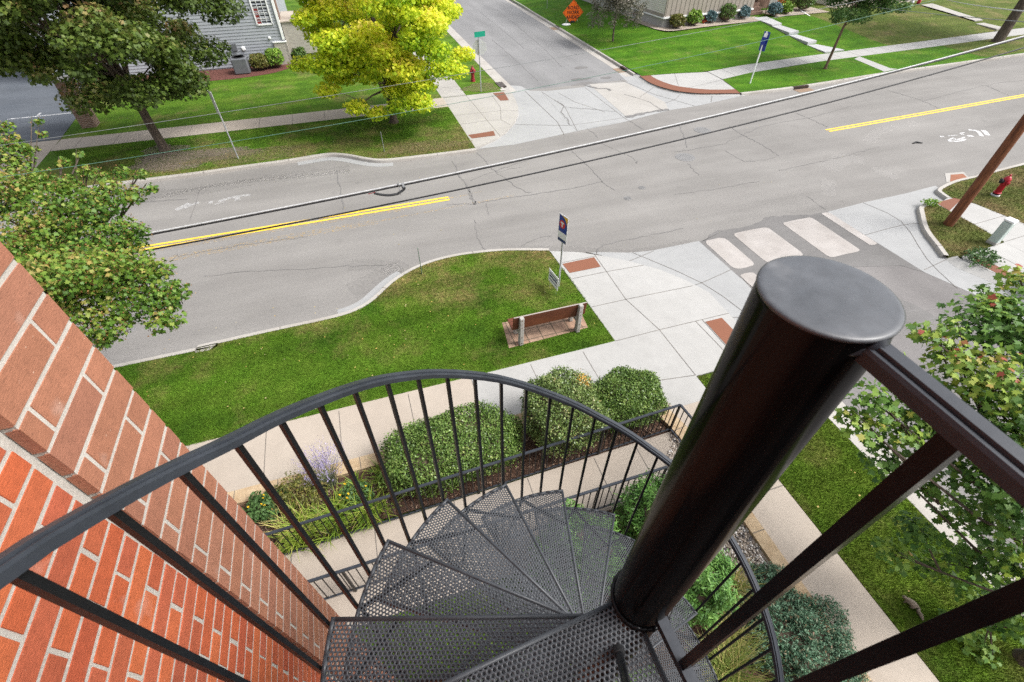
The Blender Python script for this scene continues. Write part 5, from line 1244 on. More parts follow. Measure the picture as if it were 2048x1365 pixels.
P = np.concatenate([np.stack([r.uniform(-6, 5, 80), r.uniform(7.3, 11.5, 80), np.full(80, .165)], 1), np.stack([r.uniform(-9, 4, 60), r.uniform(21.6, 25, 60), np.full(60, .165)], 1), np.stack([r.uniform(-7, 20, 26), r.uniform(11, 19, 26), np.full(26, .02)], 1), np.stack([r.uniform(6.5, 8.5, 16), r.uniform(-2, 5, 16), np.full(16, .165)], 1)])
tag(leaves('fallen_leaves', P, .034, M['fallen'], LEAF_CLUMP, None, r.random(len(P)), .9), 'small yellow fallen leaves scattered over lawn and road', 'leaves', kind='stuff')

# ================================================================ STREET FURNITURE
def post_sign(name, base, z1, label, cat, r_=.03, mat='galv', group=None):
    t = thing(name, base, label, cat, group)
    m = MB(); b = Vector(base); m.tube([b, (b.x, b.y, z1)], r_, 10); smooth_by_angle(m.build('post', M[mat], t)); return t
def plate(mb, c, w, h, th, n, mi=0):
    """upright plate facing n (horizontal)"""
    n = Vector(n).normalized(); R = Matrix((Vector((-n.y, n.x, 0)), n, Vector((0, 0, 1)))).transposed(); mb.box(c, (w, th, h), mi=mi, R=R)
    return R
def text(s, size, c, n, up, mat, parent, name='lettering', extr=.001):
    cu = bpy.data.curves.new(name, 'FONT'); cu.body = s; cu.size = size; cu.align_x = 'CENTER'; cu.align_y = 'CENTER'; cu.extrude = extr; cu.offset = size * .018
    tmp = bpy.data.objects.new('tmp', cu); COL.objects.link(tmp); dg = bpy.context.evaluated_depsgraph_get(); me = bpy.data.meshes.new_from_object(tmp.evaluated_get(dg)); bpy.data.objects.remove(tmp)
    n = Vector(n).normalized(); up = Vector(up); x = up.cross(n).normalized(); up = n.cross(x)
    me.transform(Matrix.Translation(Vector(c)) @ Matrix((x, up, n)).transposed().to_4x4()); me.materials.clear(); me.materials.append(mat)
    o = bpy.data.objects.new(name, me); COL.objects.link(o); o.parent = parent; o.matrix_parent_inverse = Matrix.Translation(-parent.location) if parent.type == 'EMPTY' else Matrix.Identity(4)
    return o
# bus stop sign: facing along the pavement
bb = Vector((4.62, 9.80, .12)); zt = topz((bb.x, bb.y), 431)
t = post_sign('bus_stop_sign', bb, zt - .02, 'bus stop sign with white T in a red circle, near the bench', 'sign', .026)
n_ = Vector((-.96, -.28, 0)).normalized(); sx = Vector((-n_.y, n_.x, 0))        # visible face looks west
c0 = Vector((bb.x, bb.y, 0)) + n_ * .034 - sx * .0
m = MB(); plate(m, c0 + Vector((0, 0, zt - .40)), .36, .80, .006, n_); pn = m.build('sign_panel', M['sign_white'], t)
m = MB(); o_ = c0 + n_ * .0055
def face_poly(mb, pts, off=0, mi=0):
    mb.add([o_ + n_ * off + sx * a + Vector((0, 0, b)) for a, b in pts], [tuple(range(len(pts)))], mi)
arc = [(.165 * -1, zt - .50)] + [(.165, zt - .50)] + [(.165, zt - .30)] + [(.165 - .33 * (1 - math.cos(a)) * .75, zt - .30 + .27 * math.sin(a)) for a in np.linspace(.2, 1.4, 7)] + [(-.165, zt - .02)]
face_poly(m, arc[::-1]); m.build('blue_field', M['blue'], pn)
m = MB(); face_poly(m, [(.165, zt - .02), (-.10, zt - .02), (.05, zt - .07), (.13, zt - .17), (.165, zt - .28)]); m.build('yellow_field', M['sign_yellow'], pn)
m = MB(); face_poly(m, [(.115 * math.cos(a) - .03, zt - .27 + .115 * math.sin(a)) for a in np.linspace(0, 2 * PI, 25)[:-1]], .0015); m.build('red_circle', M['red_sign'], pn)
m = MB(); face_poly(m, [(-.095, zt - .205), (-.095, zt - .25), (-.05, zt - .25), (-.05, zt - .35), (-.01, zt - .35), (-.01, zt - .25), (.035, zt - .25), (.035, zt - .205)], .003); m.build('letter_t', M['sign_white'], pn)
m = MB(); face_poly(m, [(-.165, zt - .70), (.165, zt - .70), (.165, zt - .785), (-.165, zt - .785)], .001); m.build('navy_band', M['navy'], pn)
# yard sign, its words too small to read in the photo
yc_ = U3(1105, 583, .12)
t = thing('yard_sign', yc_, 'small white yard sign with dark lettering at the foot of the bus stop post', 'sign')
d_ = Vector((.10, -1, 0)).normalized(); nn_ = Vector((d_.y, -d_.x, 0)); nn_ = nn_ if nn_.dot(Vector((-yc_.x, -yc_.y, 0))) > 0 else -nn_
m = MB(); plate(m, yc_ + Vector((0, 0, .43)), .56, .42, .008, nn_); pn = m.build('sign_panel', M['sign_white'], t)
rr = random.Random(4)
for z, hh in ((.53, .05), (.44, .085), (.33, .04)):      # unreadable rows of lettering: one ragged strip each
    m = MB(); T_ = []; B_2 = []; x = -.23
    while x < .22:
        w = rr.uniform(.018, .04); a, b = hh * rr.uniform(.55, 1) / 2, hh * rr.uniform(.55, 1) / 2
        for xx in (x, x + w): T_.append(yc_ + nn_ * .0055 + d_ * xx + Vector((0, 0, z + a))); B_2.append(yc_ + nn_ * .0055 + d_ * xx + Vector((0, 0, z - b)))
        T_.append(yc_ + nn_ * .0055 + d_ * (x + w + .003) + Vector((0, 0, z - b * .2))); B_2.append(yc_ + nn_ * .0055 + d_ * (x + w + .003) + Vector((0, 0, z - b * .45))); x += w + .008
    k = len(T_); m.add(T_ + B_2, [(i, i + 1, i + 1 + k, i + k) for i in range(k - 1)]); m.build('printed_line', M['navy'], pn)
m = MB()
for s_ in (-.2, .2): m.tube([yc_ + d_ * s_ + Vector((0, 0, -.02)), yc_ + d_ * s_ + Vector((0, 0, .4)) - nn_ * .006], .004, 6)
m.build('wire_frame', M['galv'], t)
# bench
t = thing('park_bench', (3.6, 7.95, .12), 'park bench with brown boards and concrete legs, seen from behind', 'bench')
bz = .125
for x in (2.80, 4.36):
    m = MB(); m.bbox((0, 0, 0), (.105, .13, .93), .012, R=Matrix.Identity(3)); vv = []
    for p in m.v:
        z = p[2] + .465; s_ = 1.25 - .45 * z / .93
        vv.append((x + p[0], 7.90 + p[1] * s_ - .05 * z, bz + z))
    m.v = vv
    m.bbox((x, 8.14, bz + .36), (.095, .40, .11), .01); m.bbox((x, 8.32, bz + .16), (.10, .11, .31), .01)
    lg = m.build('leg', M['conc'], t)
    m = MB()
    for z in (.10, .30, .62, .74, .87): m.lathe([(.011, 0), (.011, .007)], (x, 7.90 - .05 * z - .065 * (1.25 - .45 * z / .93), bz + z), 10, axis=(0, -1, 0))
    m.build('bolt', M['rod_rust'], lg)
Rb = Matrix.Rotation(rad(8), 3, 'X')
m = MB(); m.bbox((3.58, 7.945, bz + .70), (1.95, .034, .44), .008, R=Rb); bk = m.build('backrest', M['bench_board'], t)
m = MB(); m.bbox((3.58, 7.913, bz + .918), (1.93, .028, .012), .003, R=Rb); m.build('top_edge', M['bench_edge'], bk)
for k in range(3): m = MB(); m.bbox((3.58, 8.08 + k * .145, bz + .435), (1.95, .13, .038), .008); m.build('seat_board', M['bench_board'], t)
m = MB(); m.slab([(2.47, 7.84), (4.69, 7.92), (4.78, 8.68), (2.58, 8.80)], .05, .128); struct(m.build('paver_pad', M['paver']))
# hydrants
def hydrant(base, label, mat, s, rot, white_base):
    t = thing('fire_hydrant', base, label, 'fire hydrant', 'fire hydrants'); b = Vector(base)
    m = MB(); m.lathe([(.13, .10), (.13, .13), (.10, .14), (.095, .42), (.10, .44), (.125, .45), (.125, .475), (.105, .485), (.108, .60)], b, 20); smooth_by_angle(m.build('barrel', M[mat], t))
    m = MB(); m.lathe([(.108, .60), (.118, .605), (.118, .63), (.105, .66), (.08, .71), (.045, .74), (.03, .745), (.03, .80), (.018, .81)], b, 20); smooth_by_angle(m.build('bonnet', M[mat], t))
    m = MB(); m.lathe([(.14, 0), (.14, .04), (.115, .05), (.115, .10)], b, 20); smooth_by_angle(m.build('base_flange', M['sign_back' if white_base else mat], t))
    if white_base: m = MB(); m.lathe([(.117, .052), (.117, .098)], b, 20); m.build('band', M['black'], t)
    for a, r_, cm in ((rot, .072, 'black' if white_base else mat), (rot + PI / 2, .05, mat), (rot - PI / 2, .05, mat)):
        d = Vector((math.cos(a), math.sin(a), 0)); m = MB(); m.lathe([(r_, .07), (r_, .13), (r_ * 1.2, .135), (r_ * 1.2, .17), (r_ * .7, .185), (r_ * .35, .19), (r_ * .35, .215)], b + Vector((0, 0, .55)), 14, axis=d); smooth_by_angle(m.build('nozzle_cap', M[cm], t))
    return t
hydrant(U3(1990, 391, .12), 'bright red fire hydrant with white base beside the utility pole', 'hydrant', 1, rad(150), True)
hydrant(U3(946, 163, .12), 'dark red fire hydrant beneath the yellow maple', 'hydrant_old', 1, rad(-60), False)
# utility pole, pedestal
pb = Vector((18.62, 8.82, .12)); t = thing('utility_pole', pb, 'tall reddish brown wooden utility pole on the grass corner', 'pole')
m = MB(); N = 14; m.tube([pb + Vector((.012 * math.sin(i), 0, -.1 + i * .75)) for i in range(N)], [.155 - .003 * i for i in range(N)], 20); smooth_by_angle(m.build('pole', M['wood_pole'], t), 60)
for z in (6.3, 6.8, 7.6): m = MB(); m.bar(pb + Vector((-.25, 0, z)), pb + Vector((.25, 0, z)), .03, .05); m.build('bracket', M['galv'], t)
pc = U3(1984, 487, .12); t = thing('utility_pedestal', pc, 'pale green utility pedestal on the grass corner behind the pole', 'utility box')
ztp = topz((pc.x, pc.y), 447); m = MB(); m.bbox(pc + Vector((0, 0, .05 + (ztp - .12) / 2)), (.26, .26, ztp - .12), .02, R=Matrix.Rotation(rad(8), 3, 'Z')); m.build('cabinet', M['pedestal'], t)
m = MB(); m.bbox(pc + Vector((0, 0, ztp - .02)), (.285, .285, .07), .015, R=Matrix.Rotation(rad(8), 3, 'Z')); m.build('lid', M['sign_white'], t)
m = MB(); m.bbox(pc + Vector((0, 0, .05)), (.28, .28, .12), .015, R=Matrix.Rotation(rad(8), 3, 'Z')); m.build('base', M['conc'], t)
# posts and signs
for (u, v, vt, lab) in ((844, 548, 497, 'short green metal post in the near kerb bulge'), (769, 304, 264, 'short grey metal post on the far grass below the yellow maple')):
    b = U3(u, v, .12); z = topz((b.x, b.y), vt); t = thing('marker_post', b, lab, 'post', 'short metal marker posts'); m = MB()
    m.bar(b, (b.x, b.y, z), .055, .012); m.bar(b + Vector((0, .012, 0)), (b.x, b.y + .012, z), .02, .02); m.build('channel', M['green_post' if u > 800 else 'galv'], t)
b = U3(477, 318, .12); z = topz((b.x, b.y), 184)
t = post_sign('street_sign', b, z, 'tall narrow white sign seen almost edge on, right of the dark maple', 'sign', .028); m = MB(); plate(m, (b.x - .03, b.y, z - .42), .5, .84, .006, (-1, -.42, 0)); m.build('sign_panel', M['sign_back'], t)
b = U3(962, 184, .12); z = topz((b.x, b.y), 62)
t = post_sign('street_name_sign', b, z - .05, 'green street name sign and stop sign back on a post above the hydrant', 'sign', .03)
m = MB(); plate(m, (b.x + .06, b.y - .02, z - .15), .62, .24, .008, (.22, -1, 0)); pn = m.build('name_plate', M['green_sign'], t)
for q in (((b.x - .02, b.y - .033, z - .16), .16, .10), ((b.x + .2, b.y + .015, z - .12), .18, .05), ((b.x + .18, b.y + .010, z - .2), .12, .03)):
    m = MB(); plate(m, q[0], q[1], q[2], .002, (.22, -1, 0)); m.build('print', M['sign_white'], pn)
m = MB(); m.lathe([(.38, 0), (.38, .006)], (b.x + .04, b.y + .035, z - .75), 8, axis=(.25, 1, 0)); m.build('stop_panel', M['sign_back'], t)
b = U3(1500, 167, .12); z = topz((b.x, b.y), 64)
t = post_sign('bus_stop_sign', b, z, 'blue bus sign on a leaning pale pole on the far boulevard grass', 'sign', .035, 'sign_white')
m = MB(); plate(m, (b.x + .05, b.y, z - .45), .38, .9, .008, (1, .25, 0)); pn = m.build('sign_panel', M['blue'], t); m = MB(); plate(m, (b.x - .08, b.y - .04, z - .42), .26, .36, .008, (-1, -.3, 0)); m.build('side_panel', M['blue'], t)
m = MB(); plate(m, (b.x + .0, b.y - .02, z - .16), .2, .2, .014, (-.6, -1, 0)); m.build('clip', M['sign_white'], t)
b = U3(1094, 19, .12); t = thing('sign_post', b, 'thin metal post on the lawn behind the orange sign', 'post'); m = MB(); m.bar(b, b + Vector((0, 0, 1.6)), .05, .02); m.build('post', M['galv'], t)
b = U3(1144, 47, .12); t = thing('road_work_sign', b, 'orange diamond ROAD WORK AHEAD sign on a portable stand', 'sign')
cz = topz((b.x, b.y), 25); nf = Vector((-b.x * .25 - .0, -b.y, 0)).normalized(); rx = Vector((-nf.y, nf.x, 0)); 
hd = .86; c = Vector((b.x, b.y, cz)) + nf * .05; upv = Vector((0, 0, 1))
def diam(mb, h, off, mi=0, th=.01):
    q = [c + nf * off + rx * (h * math.cos(a)) * 1.0 + upv * (h * math.sin(a)) for a in (0, PI / 2, PI, 3 * PI / 2)]; mb.add([p + nf * th for p in q] + q, [(0, 1, 2, 3), (7, 6, 5, 4), (0, 4, 5, 1), (1, 5, 6, 2), (2, 6, 7, 3), (3, 7, 4, 0)], mi)
m = MB(); diam(m, hd, 0); pn = m.build('sign_panel', M['orange'], t)
m = MB(); k = [c + nf * .0125 + rx * (h * math.cos(a)) + upv * (h * math.sin(a)) for h in (hd * .94, hd * .91) for a in (0, PI / 2, PI, 3 * PI / 2)]; m.add(k, [(i, (i + 1) % 4, (i + 1) % 4 + 4, i + 4) for i in range(4)]); m.build('border', M['black'], pn)
for i, s_ in enumerate(('ROAD', 'WORK', 'AHEAD')): text(s_, .33, c + nf * .0135 + upv * (.30 - .31 * i), nf, upv, M['black'], pn)
m = MB(); m.bbox((b.x, b.y, .22), (.36, .34, .2), .05); m.build('stand_base', M['black'], t)
for s_ in (-1, 1): m = MB(); m.bar(b + rx * s_ * .50 - nf * .08, b + rx * s_ * .30 - nf * .06 + upv * .8, .03, .03); m.build('leg', M['sign_white'], t)
sb = U3(1133, 51, .12); o = shrub('sandbag', 'white sandbag lying beside the orange sign stand', 'sandbag', (sb.x, sb.y, .10), (.36, .24, .10), 10, .01, 'lf_blue', core=False)
for ch in list(o.children): bpy.data.objects.remove(ch)
m = MB(); bm = bmesh.new(); bmesh.ops.create_uvsphere(bm, u_segments=16, v_segments=8, radius=1)
for v in bm.verts: v.co = Vector((sb.x + v.co.x * .38 * (1 + .1 * math.sin(v.co.y * 5)), sb.y + v.co.y * .24, .16 + v.co.z * .09))
m.add([v.co for v in bm.verts], [[v.index for v in f.verts] for f in bm.faces]); bm.free(); m.build('bag', M['white'], o, smooth=True)
# covers and drains
for (u, v, r_, lab) in ((1370, 315, .42, 'large round iron manhole cover right of road centre'), (1405, 261, .40, 'iron manhole cover nearest the far corner ramp'), (1284, 376, .14, 'small round valve cover in the road, upper of two'), (1255, 397, .15, 'small round valve cover in the road, lower of two'), (262, 660, .12, 'tiny oval valve cover near the left kerb')):
    p = U3(u, v, 0); m = MB(); m.lathe([(r_, 0), (r_, .008), (r_ * .96, .009), (r_ * .93, .006), (r_ * .90, .009), (.01, .010)], p, 28)
    for k in range(-3, 4): m.box((p.x + k * r_ * .22, p.y, .0115), (r_ * .06, 1.5 * r_ * math.sqrt(max(.1, 1 - (k * .25) ** 2)), .004))
    tag(m.build('manhole_cover' if r_ > .3 else 'valve_cover', M['iron']), lab, 'manhole cover' if r_ > .3 else 'valve cover')
def drain(p, L, d, rot, lab):
    t = thing('storm_drain', (p[0], p[1], .05), lab, 'drain', 'kerb storm drains'); R = Matrix.Rotation(rot, 3, 'Z')
    m = MB(); m.box((p[0], p[1], .072), (L, d, .13), R=R); m.build('inlet', M['drain'], t)
    m = MB(); q = Vector((p[0], p[1], .008)) + R @ Vector((0, -.35, 0)); m.box(q, (L * 1.1, .45, .008), R=R); m.build('apron', M['rust_patch'], t)
drain((16.72, 28.8), .8, .16, rad(90 + 180), 'kerb inlet drain near the rust paving arc')
drain((17.0, 40.5), .8, .16, rad(90 + 180), 'kerb inlet drain below the orange sign')
drain((24.6, 22.50), 1.0, .17, 0, 'kerb inlet drain by the blue bus sign')
p = U3(1006, 172, .03); t = thing('storm_drain', p, 'square open grate drain right of the dark hydrant', 'drain', 'kerb storm drains'); m = MB(); m.box((8.42, 28.0, .10), (.42, .9, .09)); m.build('inlet', M['drain'], t)
m = MB()
for k in range(5): m.box((8.42, 27.65 + k * .17, .148), (.40, .03, .012))
m.build('grate', M['iron'], t)
# debris
p = U3(1832, 287, 0); m = MB(); m.tube([p + Vector((-.2, 0, .02)), p + Vector((0, .03, .04)), p + Vector((.25, -.1, .02))], [.03, .045, .02], 8); tag(m.build('road_debris', M['black']), 'dark strip of tyre rubber lying on the right lane', 'debris')

# ================================================================ OVERHEAD WIRES (along the pole line)
def wire(name, px, Y, r_, mats, label, cat='cable', ext=(-40, 18.5), two=None, group=None):
    P = [atY(u, v, Y) for u, v in px]; xs_ = np.array([p.x for p in P]); zs_ = np.array([p.z for p in P]); co = np.polyfit(xs_, zs_, 2)
    X = np.linspace(ext[0], ext[1], 60)
    t = thing(name, (ext[1], Y, float(np.polyval(co, ext[1]))), label, cat, group)
    m = MB(); m.tube([(x, Y, float(np.polyval(co, x))) for x in X], r_, 8); smooth_by_angle(m.build('strand', mats[0], t), 60)
    if two: m = MB(); m.tube([(x, Y + two[0], float(np.polyval(co, x)) + two[1]) for x in X], two[2], 8); smooth_by_angle(m.build('lashed_cable', mats[1], t), 60)
    return co
cA = wire('utility_cable', [(285, 469), (700, 390), (1050, 318), (1348, 246), (1700, 168), (2048, 72)], 8.8, .016, [M['cable_top'], M['cable']], 'upper thick cable, pale on top with a black line lashed under it, crossing the road', two=(-.005, -.028, .016))
cB = wire('utility_cable', [(273, 505), (700, 424), (1050, 352), (1400, 270), (2048, 96)], 8.8, .016, [M['cable'], M['cable']], 'lower thick black cable crossing above the yellow lines')
wire('utility_wire', [(0, 355), (465, 284), (700, 244), (1348, 121), (1833, 10)], 8.8, .004, [M['wire_green']], 'thin green wire running over the lawns on both corners')
wire('utility_wire', [(123, 273), (403, 233), (700, 186), (919, 147), (1206, 101), (1400, 65), (1714, 3)], 8.8, .0035, [M['wire_grey']], 'thin grey wire, topmost across the side street')
def drop(px, r_, mat, label, Y0=8.82, Y1=36):
    a, b = atY(*px[0], Y0), atY(*px[1], Y1); t = thing('utility_wire', a, label, 'cable'); m = MB()
    m.tube([a.lerp(b, k / 16) - Vector((0, 0, 4 * .12 * (k / 16) * (1 - k / 16))) for k in range(17)], r_, 8); m.build('strand', mat, t)
drop([(2170, 54), (1640, -2)], .010, M['wire_grey'], 'grey service wire slanting down towards the right tree trunk')
drop([(2170, 34), (1880, -4)], .018, M['cable_top'], 'pale thick service cable at the top right corner')
# slack loop of spare cable hanging in a frame on the upper cable
za = lambda x: float(np.polyval(cA, x))
pa, pb_ = atY(752, 381, 8.8).x, atY(808, 369, 8.8).x
t = thing('cable_loop', ((pa + pb_) / 2, 8.8, za((pa + pb_) / 2) - .05), 'black slack loop of spare cable hanging on the upper cable', 'cable loop')
m = MB(); pts = []
x0, x1 = pa, pb_; hz = .20
for s_, yy in ((0, 0), (1, .03)):
    L = [(x0 - .05, -.035), (x0 + .08, -.075), (x0 + .22, -.105), (x0 + .40, -.118), (x1 - .14, -.105), (x1 - .04, -.08), (x1, -.045), (x1 - .05, -.02)]
    q = cr([(a, b) for a, b in L], 4); m.tube([(a, 8.785 - yy - .05 * math.sin((a - x0) / (x1 - x0) * PI), za(a) + b - .03) for a, b in q], .017, 8)
smooth_by_angle(m.build('loop', M['cable'], t), 60)
m = MB(); xm = x0 + .44; m.bar((xm, 8.79, za(xm) + .05), (xm, 8.76, za(xm) - .2), .05, .012); m.bar((x1 - .02, 8.79, za(x1) + .02), (x1 - .02, 8.76, za(x1) - .1), .04, .012); m.build('bracket', M['galv'], t)
m = MB(); m.tube([(x0 - .16, 8.79, za(x0 - .16) - .06), (x0 - .02, 8.79, za(x0) - .055)], .008, 8); m.build('tag', M['hydrant_old'], t)

# ================================================================ HOUSES
def siding(mb, x0, x1, y, z0, z1, ny, lap=.115, mi=0, axis='x'):
    """lap siding as a saw-tooth of boards on a wall facing ny"""
    z = z0
    while z < z1 - .01:
        zt_ = min(z + lap, z1); a, b = .026, .004
        q = [(z, a), (zt_, b)]
        if axis == 'x': vs = [(x0, y + ny * a, z), (x1, y + ny * a, z), (x1, y + ny * b, zt_), (x0, y + ny * b, zt_)]; lo = [(x0, y, z), (x1, y, z)]
        else: vs = [(y + ny * a, x0, z), (y + ny * a, x1, z), (y + ny * b, x1, zt_), (y + ny * b, x0, zt_)]; lo = [(y, x0, z), (y, x1, z)]
        mb.add(vs + lo, [(0, 1, 2, 3), (4, 5, 1, 0)], mi); z = zt_
HY = 36.2; HX1 = -3.05
hl = thing('house', (-8, HY, .12), 'house with grey lap siding and a stone corner, behind the two maples', 'house', 'houses across the street')
m = MB(); m.box(((-16 + HX1) / 2, HY + 5, 3.2), (16 + HX1, 9.98, 6.2)); siding(m, -16, HX1 - .01, HY, .2, 6.3, -1, .16); w_ = m.build('wall', M['siding'], hl)
m = MB(); m.add([(-16.4, HY - .5, 6.25), (HX1 + .4, HY - .5, 6.25), (HX1 + .4, HY + 5, 9.2), (-16.4, HY + 5, 9.2), (-16.4, HY + 10.5, 6.25), (HX1 + .4, HY + 10.5, 6.25)], [(0, 1, 2, 3), (3, 2, 5, 4), (0, 3, 4), (1, 5, 2)]); m.build('roof', M['roof'], hl)
# window: measured on the wall plane
wl, wr, wb = atY(500, 10, HY).x, atY(536, 10, HY).x, atY(516, 50, HY).z
wl, wr = atY(515, 50, HY).x, atY(545, 47, HY).x; wt = wb + 1.75
m = MB(); fr = .07
for c, d in (((wl, (wb + wt) / 2), (fr, wt - wb + fr)), ((wr, (wb + wt) / 2), (fr, wt - wb + fr)), (((wl + wr) / 2, wb), (wr - wl, fr)), (((wl + wr) / 2, wt), (wr - wl, fr))): m.box((c[0], HY - .03, c[1]), (d[0], .08, d[1]))
for k in (1, 2): m.box((wl + (wr - wl) * k / 3, HY - .028, (wb + wt) / 2), (.022, .03, wt - wb))
for k in range(1, 6): m.box(((wl + wr) / 2, HY - .026, wb + (wt - wb) * k / 6), (wr - wl, .03, .022))
wn = m.build('window', M['white'], hl); m = MB(); m.box(((wl + wr) / 2, HY - .005, (wb + wt) / 2), (wr - wl, .02, wt - wb)); m.build('pane', M['glass'], wn)
m = MB(); m.box((wl + (wr - wl) * .17, HY - .018, wb + .42), ((wr - wl) * .27, .006, .80)); m.build('curtain', M['red_cloth'], wn)
m = MB(); m.box((HX1 + .0, HY - .04, 3.9), (.14, .12, 4.9)); m.build('corner_board', M['white'], hl)
sx0 = atY(564, 129, HY).x - .1; m = MB(); m.box(((sx0 + HX1 + .1) / 2, HY - .02, .72), (HX1 + .1 - sx0, .16, 1.2)); m.box((HX1 + .04, HY + 2, .72), (.16, 4.2, 1.2)); m.build('stone_base', M['stone_brick'], hl)
m = MB(); m.box(((sx0 + HX1 + .1) / 2, HY - .03, 1.345), (HX1 + .16 - sx0, .22, .05)); m.build('stone_cap', M['white'], hl)
# porch on the side-street end
m = MB(); m.box((HX1 + 1.0, HY + 1.6, 1.45), (1.8, 3.0, 1.7)); m.box((HX1 + .9, HY + 1.7, .35), (1.7, 2.9, .5)); m.build('porch_wall', M['stone_brick'], hl)
m = MB(); m.box((HX1 + 1.0, HY + 1.6, 2.33), (1.95, 3.15, .06)); m.build('porch_cap', M['conc_warm'], hl)
for x, y in ((1.75, .3), (1.75, 2.9)): m = MB(); m.box((HX1 + x, HY + y, 3.0), (.28, .28, 2.6)); m.build('porch_column', M['white'], hl)
m = MB(); m.box((HX1 + .03, HY + 1.0, 3.0), (.1, .9, 2.1)); m.build('door', M['brown_step'], hl)
for (u, v, r_) in ((487, 97.5, .12), (539, 76, .08)):
    p = atY(u, v, HY); m = MB(); m.lathe([(r_, 0), (r_, .05), (r_ * .6, .09)], (p.x, HY - .02, p.z), 12, axis=(0, -1, 0)); m.build('vent', M['white'], hl)
ac = U3(476, 157, .12); t = thing('air_conditioner', (-5.75, 35.1, .12), 'dark grey air conditioner unit against the grey siding', 'air conditioner')
m = MB(); m.bbox((-5.75, 35.05, .55), (.85, .85, .82), .05); m.build('cabinet', M['ac'], t); m = MB(); m.lathe([(.36, 0), (.36, .02), (.30, .03), (.30, .0)], (-5.75, 35.05, .965), 24); m.build('fan_grille', M['black'], t)
m = MB(); m.box((-5.95, HY - .10, 1.25), (.25, .16, .35)); m.build('meter', M['ac'], t)
m = MB(); m.poly(cr([(-13, 34.0), (-7, 33.9), (-5, 34.1), (-3.6, 34.7), (-2.4, 36.2), (-1.6, 37.8), (-1.2, 40)], 3) + [(-3.05, 40), (-3.05, 36.3), (-13, 36.3)], Sz + .006); struct(m.build('mulch_bed', M['mulch_red']))
gb = 'small bushes by the grey house'
shrub('bush', 'olive round bush beside the air conditioner', 'bush', (-4.75, 35.35, .12), (.52, .45, .42), 1700, .10, 'lf_olive', group=gb, seed=71)
shrub('bush', 'light green round bush near the stone corner', 'bush', (-3.85, 35.6, .12), (.50, .45, .50), 1800, .10, 'lf_lime', group=gb, seed=72)
shrub('bush', 'dark green bush at the foot of the stone corner', 'bush', (-2.4, 36.6, .12), (.5, .5, .45), 1500, .10, 'lf_shrub', group=gb, seed=73)
for k, (x, y, s, lab) in enumerate(((-.6, 38.5, .9, 'dark shrub behind the yellow maple, left of two'), (1.2, 41, 1.1, 'dark shrub behind the yellow maple, right of two'))): shrub('bush', lab, 'bush', (x, y, .12), (s, s, s * .9), 2500, .14, 'lf_shrub', group='shrubs behind the yellow maple', seed=80 + k, lump=.15)
t = thing('brick_pier', (-12.05, 28.0, .12), 'brown brick pier standing on the lawn beside the driveway', 'pier'); m = MB(); m.box((-12.05, 28.2, 1.1), (.6, .6, 2.0)); m.build('pier_shaft', M['pier_brick'], t); m = MB(); m.bbox((-12.05, 28.2, 2.14), (.72, .72, .08), .01); m.build('pier_cap', M['conc'], t)
# tan house
RX, RY = 23.28, 35.5; gz = .57
hr = thing('house', (RX, RY, gz), 'tan house with board and batten base and cream siding above, at the far corner', 'house', 'houses across the street'); hr.rotation_euler[2] = rad(5.5)
Lx = 8.4
m = MB(); m.box((RX + 4.2, RY + 6.5, gz + .0), (8.4, 12.9, 1.16)); m.box((RX + 11.4, RY + 8, gz), (6, 9.8, 1.16)); m.build('foundation', M['found'], hr)
m = MB(); m.box((RX + 4.2, RY + 6.5, gz + 3.37), (8.38, 12.88, 5.58)); m.box((RX + 11.4, RY + 8, gz + 3.37), (6.1, 9.78, 5.58)); siding(m, RY + .05, RY + 12.9, RX, gz + .86, gz + 5, -1, .12, 0, 'y'); m.build('wall', M['cream'], hr)
m = MB(); m.box((RX + 4.2, RY + .03, gz + 1.35), (8.4, .08, 1.4))
x = RX + .12
while x < RX + 8.3: m.box((x, RY - .018, gz + 1.37), (.045, .03, 1.36)); x += .40
m.box((RX - .02, RY + 6.4, gz + .75), (.10, 12.7, .22)); m.build('batten_wall', M['taupe'], hr)
m = MB(); m.box((RX + 4.2, RY - .03, gz + .63), (8.5, .14, .10)); m.box((RX - .04, RY + 6.4, gz + .61), (.12, 12.9, .07)); m.box((RX + 4.2, RY - .03, gz + 2.1), (8.5, .14, .10)); m.build('trim', M['white'], hr)
for x in (1.2, 3.9): 
    m = MB(); m.box((RX + x, RY - .04, gz + 2.75), (1.5, .10, 1.2)); wn = m.build('window', M['white'], hr); m = MB(); m.box((RX + x, RY - .085, gz + 2.75), (1.3, .02, 1.0)); m.build('pane', M['glass'], wn)
m = MB(); zr = gz + 6.1; m.add([(RX - .5, RY - .5, zr), (RX + 14.8, RY - .5, zr), (RX + 14.8, RY + 6.5, zr + 3), (RX - .5, RY + 6.5, zr + 3), (RX - .5, RY + 13.4, zr), (RX + 14.8, RY + 13.4, zr)], [(0, 1, 2, 3), (3, 2, 5, 4), (0, 3, 4), (1, 5, 2)]); m.build('roof', M['roof'], hr)
m = MB()
for k in range(5): m.box((RX + 9.7, RY + 1.9 - k * .30 + .2, gz + .12 + .085 * (8 - 2 * k)), (1.5, .34, .18 + .17 * (4 - k)))
m.build('porch_steps', M['brown_step'], hr)
m = MB(); m.box((RX + 10.3, RY + 1.6, gz + 1.0), (4.0, .5, .14)); m.box((RX + 10.6, RY + 2.2, gz + .5), (3.6, .1, .8)); m.build('porch_floor', M['brown_step'], hr)
m = MB()
for s_ in (-.78, .78):
    a, b = Vector((RX + 9.7 + s_, RY + .5, gz + .95)), Vector((RX + 9.7 + s_, RY + 1.9, gz + 1.9)); m.bar(a, b, .05, .05); m.bar(a - Vector((0, 0, .95)), a, .05, .05); m.bar(b - Vector((0, 0, 1)), b, .05, .05)
